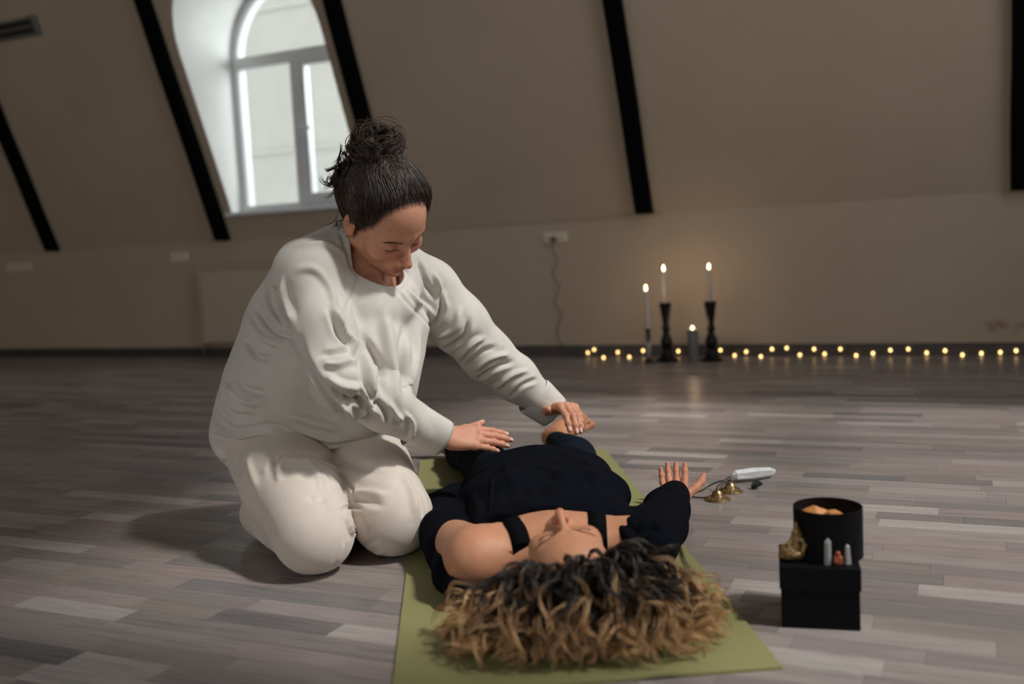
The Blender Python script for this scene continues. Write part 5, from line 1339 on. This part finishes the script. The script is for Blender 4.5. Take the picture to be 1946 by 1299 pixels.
    body = np_mesh('body', V, Q, M['skin_l'], per, C, origin=org)
    n0 = set(bpy.data.objects); hd.brows_lashes(body)
    for o in set(bpy.data.objects) - n0: o.location = -Vector(org)
    # --- leggings
    M['legging'] = mat_cloth('navy_leggings', (0.0065, 0.011, 0.019, 1), 0.0, 1200, 0.2, rough=0.75)
    def lg(P):
        d = s_chain(P, [(Vector((-0.035, 2.50, 0.074)), 0.074), (Vector((-0.105, 2.83, 0.075)), 0.062), (Vector((-0.165, 3.03, 0.058)), 0.052), (ankL, 0.040)], 0.03)
        r = s_chain(P, [(Vector((0.135, 2.50, 0.074)), 0.076), (Vector((0.158, 2.80, 0.070)), 0.060), (Vector((0.148, 3.01, 0.052)), 0.046), (ankR + Vector((-0.004, 0, -0.006)), 0.039)], 0.03)
        d = smin(d, r, 0.01); d = smin(d, s_ell(P, (0.05, 2.47, 0.074), (0.175, 0.12, 0.074)), 0.04); return smax(d, MZ + 0.002 - P[:, 2], 0.01)
    V, Q = surface(lg, [-0.3, 2.25, 0.0], [0.32, 3.25, 0.24], 0.006, 2); V = V + normals(V, Q) * (0.0015 * wob(V, 60, 3))[:, None]
    np_mesh('leggings', V, Q, M['legging'], per, origin=org)
    # --- camisole with straps
    M['cami'] = mat_cloth('black_camisole', (0.004, 0.004, 0.005, 1), 0.0, 1500, 0.2)
    def strap(pts, w, name):
        pts = catmull(pts, 6); vs = []; fs = []
        bv = BVHTree.FromPolygons([tuple(v.co) for v in body.data.vertices], [tuple(p.vertices) for p in body.data.polygons])
        for i, p in enumerate(pts):
            t = (pts[min(i + 1, len(pts) - 1)] - pts[max(i - 1, 0)]).normalized(); sd = t.cross(Vector((0, 0, 1))).normalized()
            for k, o_ in ((-1, 0.0004), (-1, 0.0028), (1, 0.0028), (1, 0.0004)):
                q = p + sd * k * w; h = bv.ray_cast(Vector((q.x - org[0], q.y - org[1], 0.4)), Vector((0, 0, -1)))
                z = (h[0].z + org[2]) if h[0] is not None else q.z; vs.append(Vector((q.x, q.y, z + o_)) - Vector(org))
        for i in range(len(pts) - 1):
            for k in range(4): fs.append((i * 4 + k, i * 4 + (k + 1) % 4, (i + 1) * 4 + (k + 1) % 4, (i + 1) * 4 + k))
        return MB().add(vs, fs).build(name, M['cami'], per, smooth=True)
    strap([Vector((-0.040, 2.06, 0.15)), Vector((-0.032, 1.99, 0.15)), Vector((-0.020, 1.92, 0.15)), Vector((-0.006, 1.865, 0.13)), Vector((0.0, 1.84, 0.12))], 0.0175, 'camisole_strap')
    strap([Vector((0.150, 2.06, 0.15)), Vector((0.152, 1.99, 0.15)), Vector((0.150, 1.92, 0.15)), Vector((0.146, 1.865, 0.13)), Vector((0.144, 1.84, 0.12))], 0.0175, 'camisole_strap')
    # --- dark sweater, slipped off one shoulder
    M['navy_knit'] = mat_cloth('navy_black_knit', (0.0040, 0.0050, 0.0085, 1), 0.0, 900, 0.45, var=0.2)
    def sw(P):
        d = s_rce(P, (0.062, 2.00, 0.090), (0.056, 2.30, 0.088), 0.083, 0.083, lat, 2.15); d = smin(d, s_rce(P, (0.056, 2.30, 0.088), (0.050, 2.52, 0.088), 0.083, 0.084, lat, 2.25), 0.04)
        d = smin(d, s_ell(P, (-0.012, 2.155, 0.120), (0.078, 0.088, 0.068)), 0.03); d = smin(d, s_ell(P, (0.138, 2.155, 0.120), (0.078, 0.088, 0.068)), 0.03)
        ar = s_chain(P, [(sR + Vector((0.012, -0.01, 0)), 0.066), (eR + Vector((0.004, 0, 0.0)), 0.056), ((eR + wR) / 2, 0.050), (wR + Vector((0.0, 0.005, 0.002)), 0.040)], 0.02)
        d = smin(d, ar, 0.03)
        al = s_chain(P, [(eL + Vector((0.022, -0.085, -0.004)), 0.064), (eL, 0.058), (Vector((-0.20, 2.36, 0.05)), 0.047), (Vector((-0.17, 2.52, 0.045)), 0.038)], 0.02)
        d = smin(d, al, 0.025)
        # the part lying open around the bare shoulder
        fl = s_chain(P, [(Vector((-0.150, 2.04, 0.045)), 0.045), (Vector((-0.142, 1.92, 0.042)), 0.038), (Vector((-0.115, 1.835, 0.034)), 0.032), (Vector((-0.03, 1.805, 0.022)), 0.024)], 0.02); d = smin(d, fl, 0.025)
        # neckline: everything above chest line is open between the straps and over the left shoulder
        cut = s_ell(P, (0.040, 1.830, 0.14), (0.150, 0.130, 0.105)); cut = smin(cut, s_ell(P, (-0.075, 1.875, 0.120), (0.095, 0.095, 0.085)), 0.02)
        cut = smax(cut, P[:, 0] - 0.165 - 0.25 * (P[:, 1] - 1.9), 0.02)
        d = smax(d, -cut, 0.006); return smax(d, MZ + 0.002 - P[:, 2], 0.008)
    V, Q = surface(sw, [-0.29, 1.74, 0.0], [0.50, 2.66, 0.25], 0.0042, 2)
    st = [([(935, 905), (933, 940), (930, 975)], 0.004, 0.006), ([(1010, 868), (1080, 866), (1130, 890)], 0.006, -0.005), ([(1020, 880), (1060, 900), (1080, 940)], 0.018, 0.006), ([(1000, 900), (1030, 930), (1040, 960)], 0.016, -0.006), ([(1100, 890), (1130, 930), (1150, 970)], 0.014, -0.006), ([(1150, 960), (1190, 1000), (1230, 1030)], 0.010, -0.008), ([(1170, 985), (1200, 1020), (1225, 1060)], 0.012, 0.008), ([(1215, 1000), (1235, 990), (1255, 1000)], 0.007, 0.009), ([(1220, 1015), (1240, 1005), (1258, 1015)], 0.006, -0.009), ([(1215, 975), (1240, 965), (1262, 975)], 0.008, 0.006), ([(960, 880), (975, 920), (985, 960)], 0.014, 0.006), ([(900, 940), (910, 970), (905, 1000)], 0.010, 0.007), ([(880, 950), (890, 980), (885, 1010)], 0.009, -0.007), ([(1230, 1050), (1245, 1070), (1240, 1095)], 0.008, 0.006)]
    V = press_folds(V, Q, [(a, w, h_ * 1.3) for a, w, h_ in st]); V = V + normals(V, Q) * (0.0028 * wob(V, 55, 21) + 0.0012 * wob(V, 130, 5))[:, None]; V[:, 2] = np.maximum(V[:, 2], MZ + 0.0008)
    sweat = np_mesh('sweater', V, Q, M['navy_knit'], per, origin=org)
    # --- hair
    rg = np.random.default_rng(21)
    toW = lambda q: np.array(hd.H) + (np.asarray(q) @ np.array([list(hd.x), list(hd.y), list(hd.z)])) * hd.sc
    dk = np.array([0.018, 0.0105, 0.0075]); md = np.array([0.30, 0.135, 0.048]); bl = np.array([0.84, 0.54, 0.265])
    def cap(P):
        q = hd.loc(P); return smax(hd.cranium(q, 0.009), -(hd.hair_side(q) - 0.014), 0.008) * hd.sc
    H = np.array(hd.H)
    V, Q = surface(cap, H - 0.15, H + 0.15, 0.004, 1); V[:, 2] = np.maximum(V[:, 2], MZ + 0.001); parts = [(V, Q, np.tile(dk, (len(V), 1)))]
    paths = []; rads = []; cols = []
    c0 = H + np.array([0.0, -0.02, 0.0]); nl = 0
    while nl < 430:
        d = rg.normal(size=3); d /= np.linalg.norm(d); p = hd.project(np.array([0, -0.012, 0.03]) + d * 0.1, 0.004)
        if hd.hair_side(p[None])[0] < 0.002 or p[2] < -0.03 or p[1] < -0.085: continue
        w = toW(p); 
        hor = w[:2] - c0[:2] + rg.normal(size=2) * 0.012; ang = math.atan2(hor[1], hor[0]); dirv = np.array([math.cos(ang), math.sin(ang)])
        if dirv[1] > -0.08: dirv = np.array([math.copysign(0.99, dirv[0]), -0.08 - 0.25 * rg.random()]); dirv /= np.linalg.norm(dirv)
        side = abs(dirv[0]); front = max(0, -dirv[1])
        R_ = (0.165 * side ** 1.2 + 0.165 * front) / max(side + front, 0.9) * 1.06; R_ = 0.186 + 0.040 * side
        if dirv[0] > 0: R_ += 0.02
        R_ *= rg.uniform(0.76, 1.14)
        end = np.array([c0[0] + dirv[0] * R_, c0[1] + dirv[1] * R_, MZ + 0.010 + 0.06 * rg.random() ** 2])
        end[:2] += np.array([-dirv[1], dirv[0]]) * rg.normal() * 0.03; end[1] = max(end[1], 1.500 + 0.025 * rg.random())
        nrm = (w - (H + np.array([0, 0.0, 0]))); nrm /= np.linalg.norm(nrm)
        L = np.linalg.norm(end - w); c1 = w + nrm * L * 0.38 + np.array([0, 0, 0.025]); c2 = end + np.array([-dirv[0], -dirv[1], 0]) * L * 0.22 + np.array([0, 0, rg.uniform(0.02, 0.06)])
        n_ = 44; t = np.linspace(0, 1, n_)[:, None]; B = (1 - t) ** 3 * w + 3 * (1 - t) ** 2 * t * c1 + 3 * (1 - t) * t ** 2 * c2 + t ** 3 * end
        T = np.gradient(B, axis=0); T /= np.linalg.norm(T, axis=1)[:, None]; a = np.cross(T, [0, 0, 1.0]); a /= np.linalg.norm(a, axis=1)[:, None] + 1e-6; b = np.cross(T, a)
        turns = L * rg.uniform(10, 16); rr = rg.uniform(0.007, 0.0140); ph = rg.uniform(0, 6.28); hand_ = rg.choice([-1, 1])
        tt = t[:, 0]; env = np.clip(tt * 2.6, 0, 1) * (0.75 + 0.5 * tt)
        ax_ = hand_ * (ph + tt * turns * 6.28)
        blond = rg.choice([0, 0.5, 1.0], p=[0.18, 0.37, 0.45]); lean = rg.uniform(0.35, 0.72)
        if dirv[0] > 0.3: blond = min(1, blond + 0.25)
        ns = rg.integers(12, 19)
        for j in range(ns):
            of = rg.normal(size=2) * 0.0021; dph = rg.normal() * 0.10; sc_ = 1 + rg.normal() * 0.10; spread = 0.6 + 0.7 * tt
            q = B + a * ((np.cos(ax_ + dph) * rr * sc_ * env + of[0] * spread)[:, None]) + b * ((np.sin(ax_ + dph) * rr * sc_ * 0.85 * env + of[1] * spread)[:, None])
            fr = 0.0016 * np.sin(tt * rg.uniform(20, 50) + rg.uniform(0, 6)) ; q = q + a * fr[:, None]
            end_i = n_ - rg.integers(0, 6); q = q[:end_i]; q[:, 2] = np.maximum(q[:, 2], MZ + 0.0022); te = tt[:end_i]
            # keep strands off the scalp interior
            m = np.clip((te - lean) / 0.25, 0, 1)[:, None] ; bb = min(1, max(0, blond * rg.choice([0.25, 0.8, 1.1], p=[0.35, 0.35, 0.3]))); tipc = (md * (1 - bb) + bl * bb) * rg.uniform(0.7, 1.2); cc = dk * rg.uniform(0.8, 1.5) * (1 - m) + tipc * m
            paths.append(q); cols.append(cc); r0 = rg.uniform(0.0005, 0.0010); rads.append(r0 * np.clip(1.25 - te, 0.3, 1) * np.clip((te[-1] - te) * 12 + 0.25, 0, 1))
        nl += 1
    # short frizz along the hairline
    for k in range(1100):
        d = rg.normal(size=3); d /= np.linalg.norm(d); p = hd.project(np.array([0, -0.012, 0.03]) + d * 0.1, 0.006); hs = hd.hair_side(p[None])[0]
        if not (-0.001 < hs < 0.022) or p[2] < -0.03: continue
        w = toW(p); nrm = w - H; nrm /= np.linalg.norm(nrm); bk = np.array([rg.normal() * 0.5, -0.8, 0.25]); t = np.linspace(0, 1, 18)[:, None]; ph = rg.uniform(0, 6)
        q = w + (nrm * 0.35 + bk) * t * rg.uniform(0.03, 0.055) + 0.004 * np.concatenate([np.cos(t * 9 + ph), 0 * t, np.sin(t * 9 + ph)], 1) * t
        paths.append(q); cols.append(np.tile(dk * rg.uniform(1, 2.5), (18, 1))); rads.append(0.0007 * (1.1 - t[:, 0]))
    parts.append(strands_mesh(paths, rads, cols, 4)); V, Q, C = merge(parts)
    np_mesh('hair', V, Q, M['hair_l'], per, C, origin=org)
    return hd
LH = build_lying()
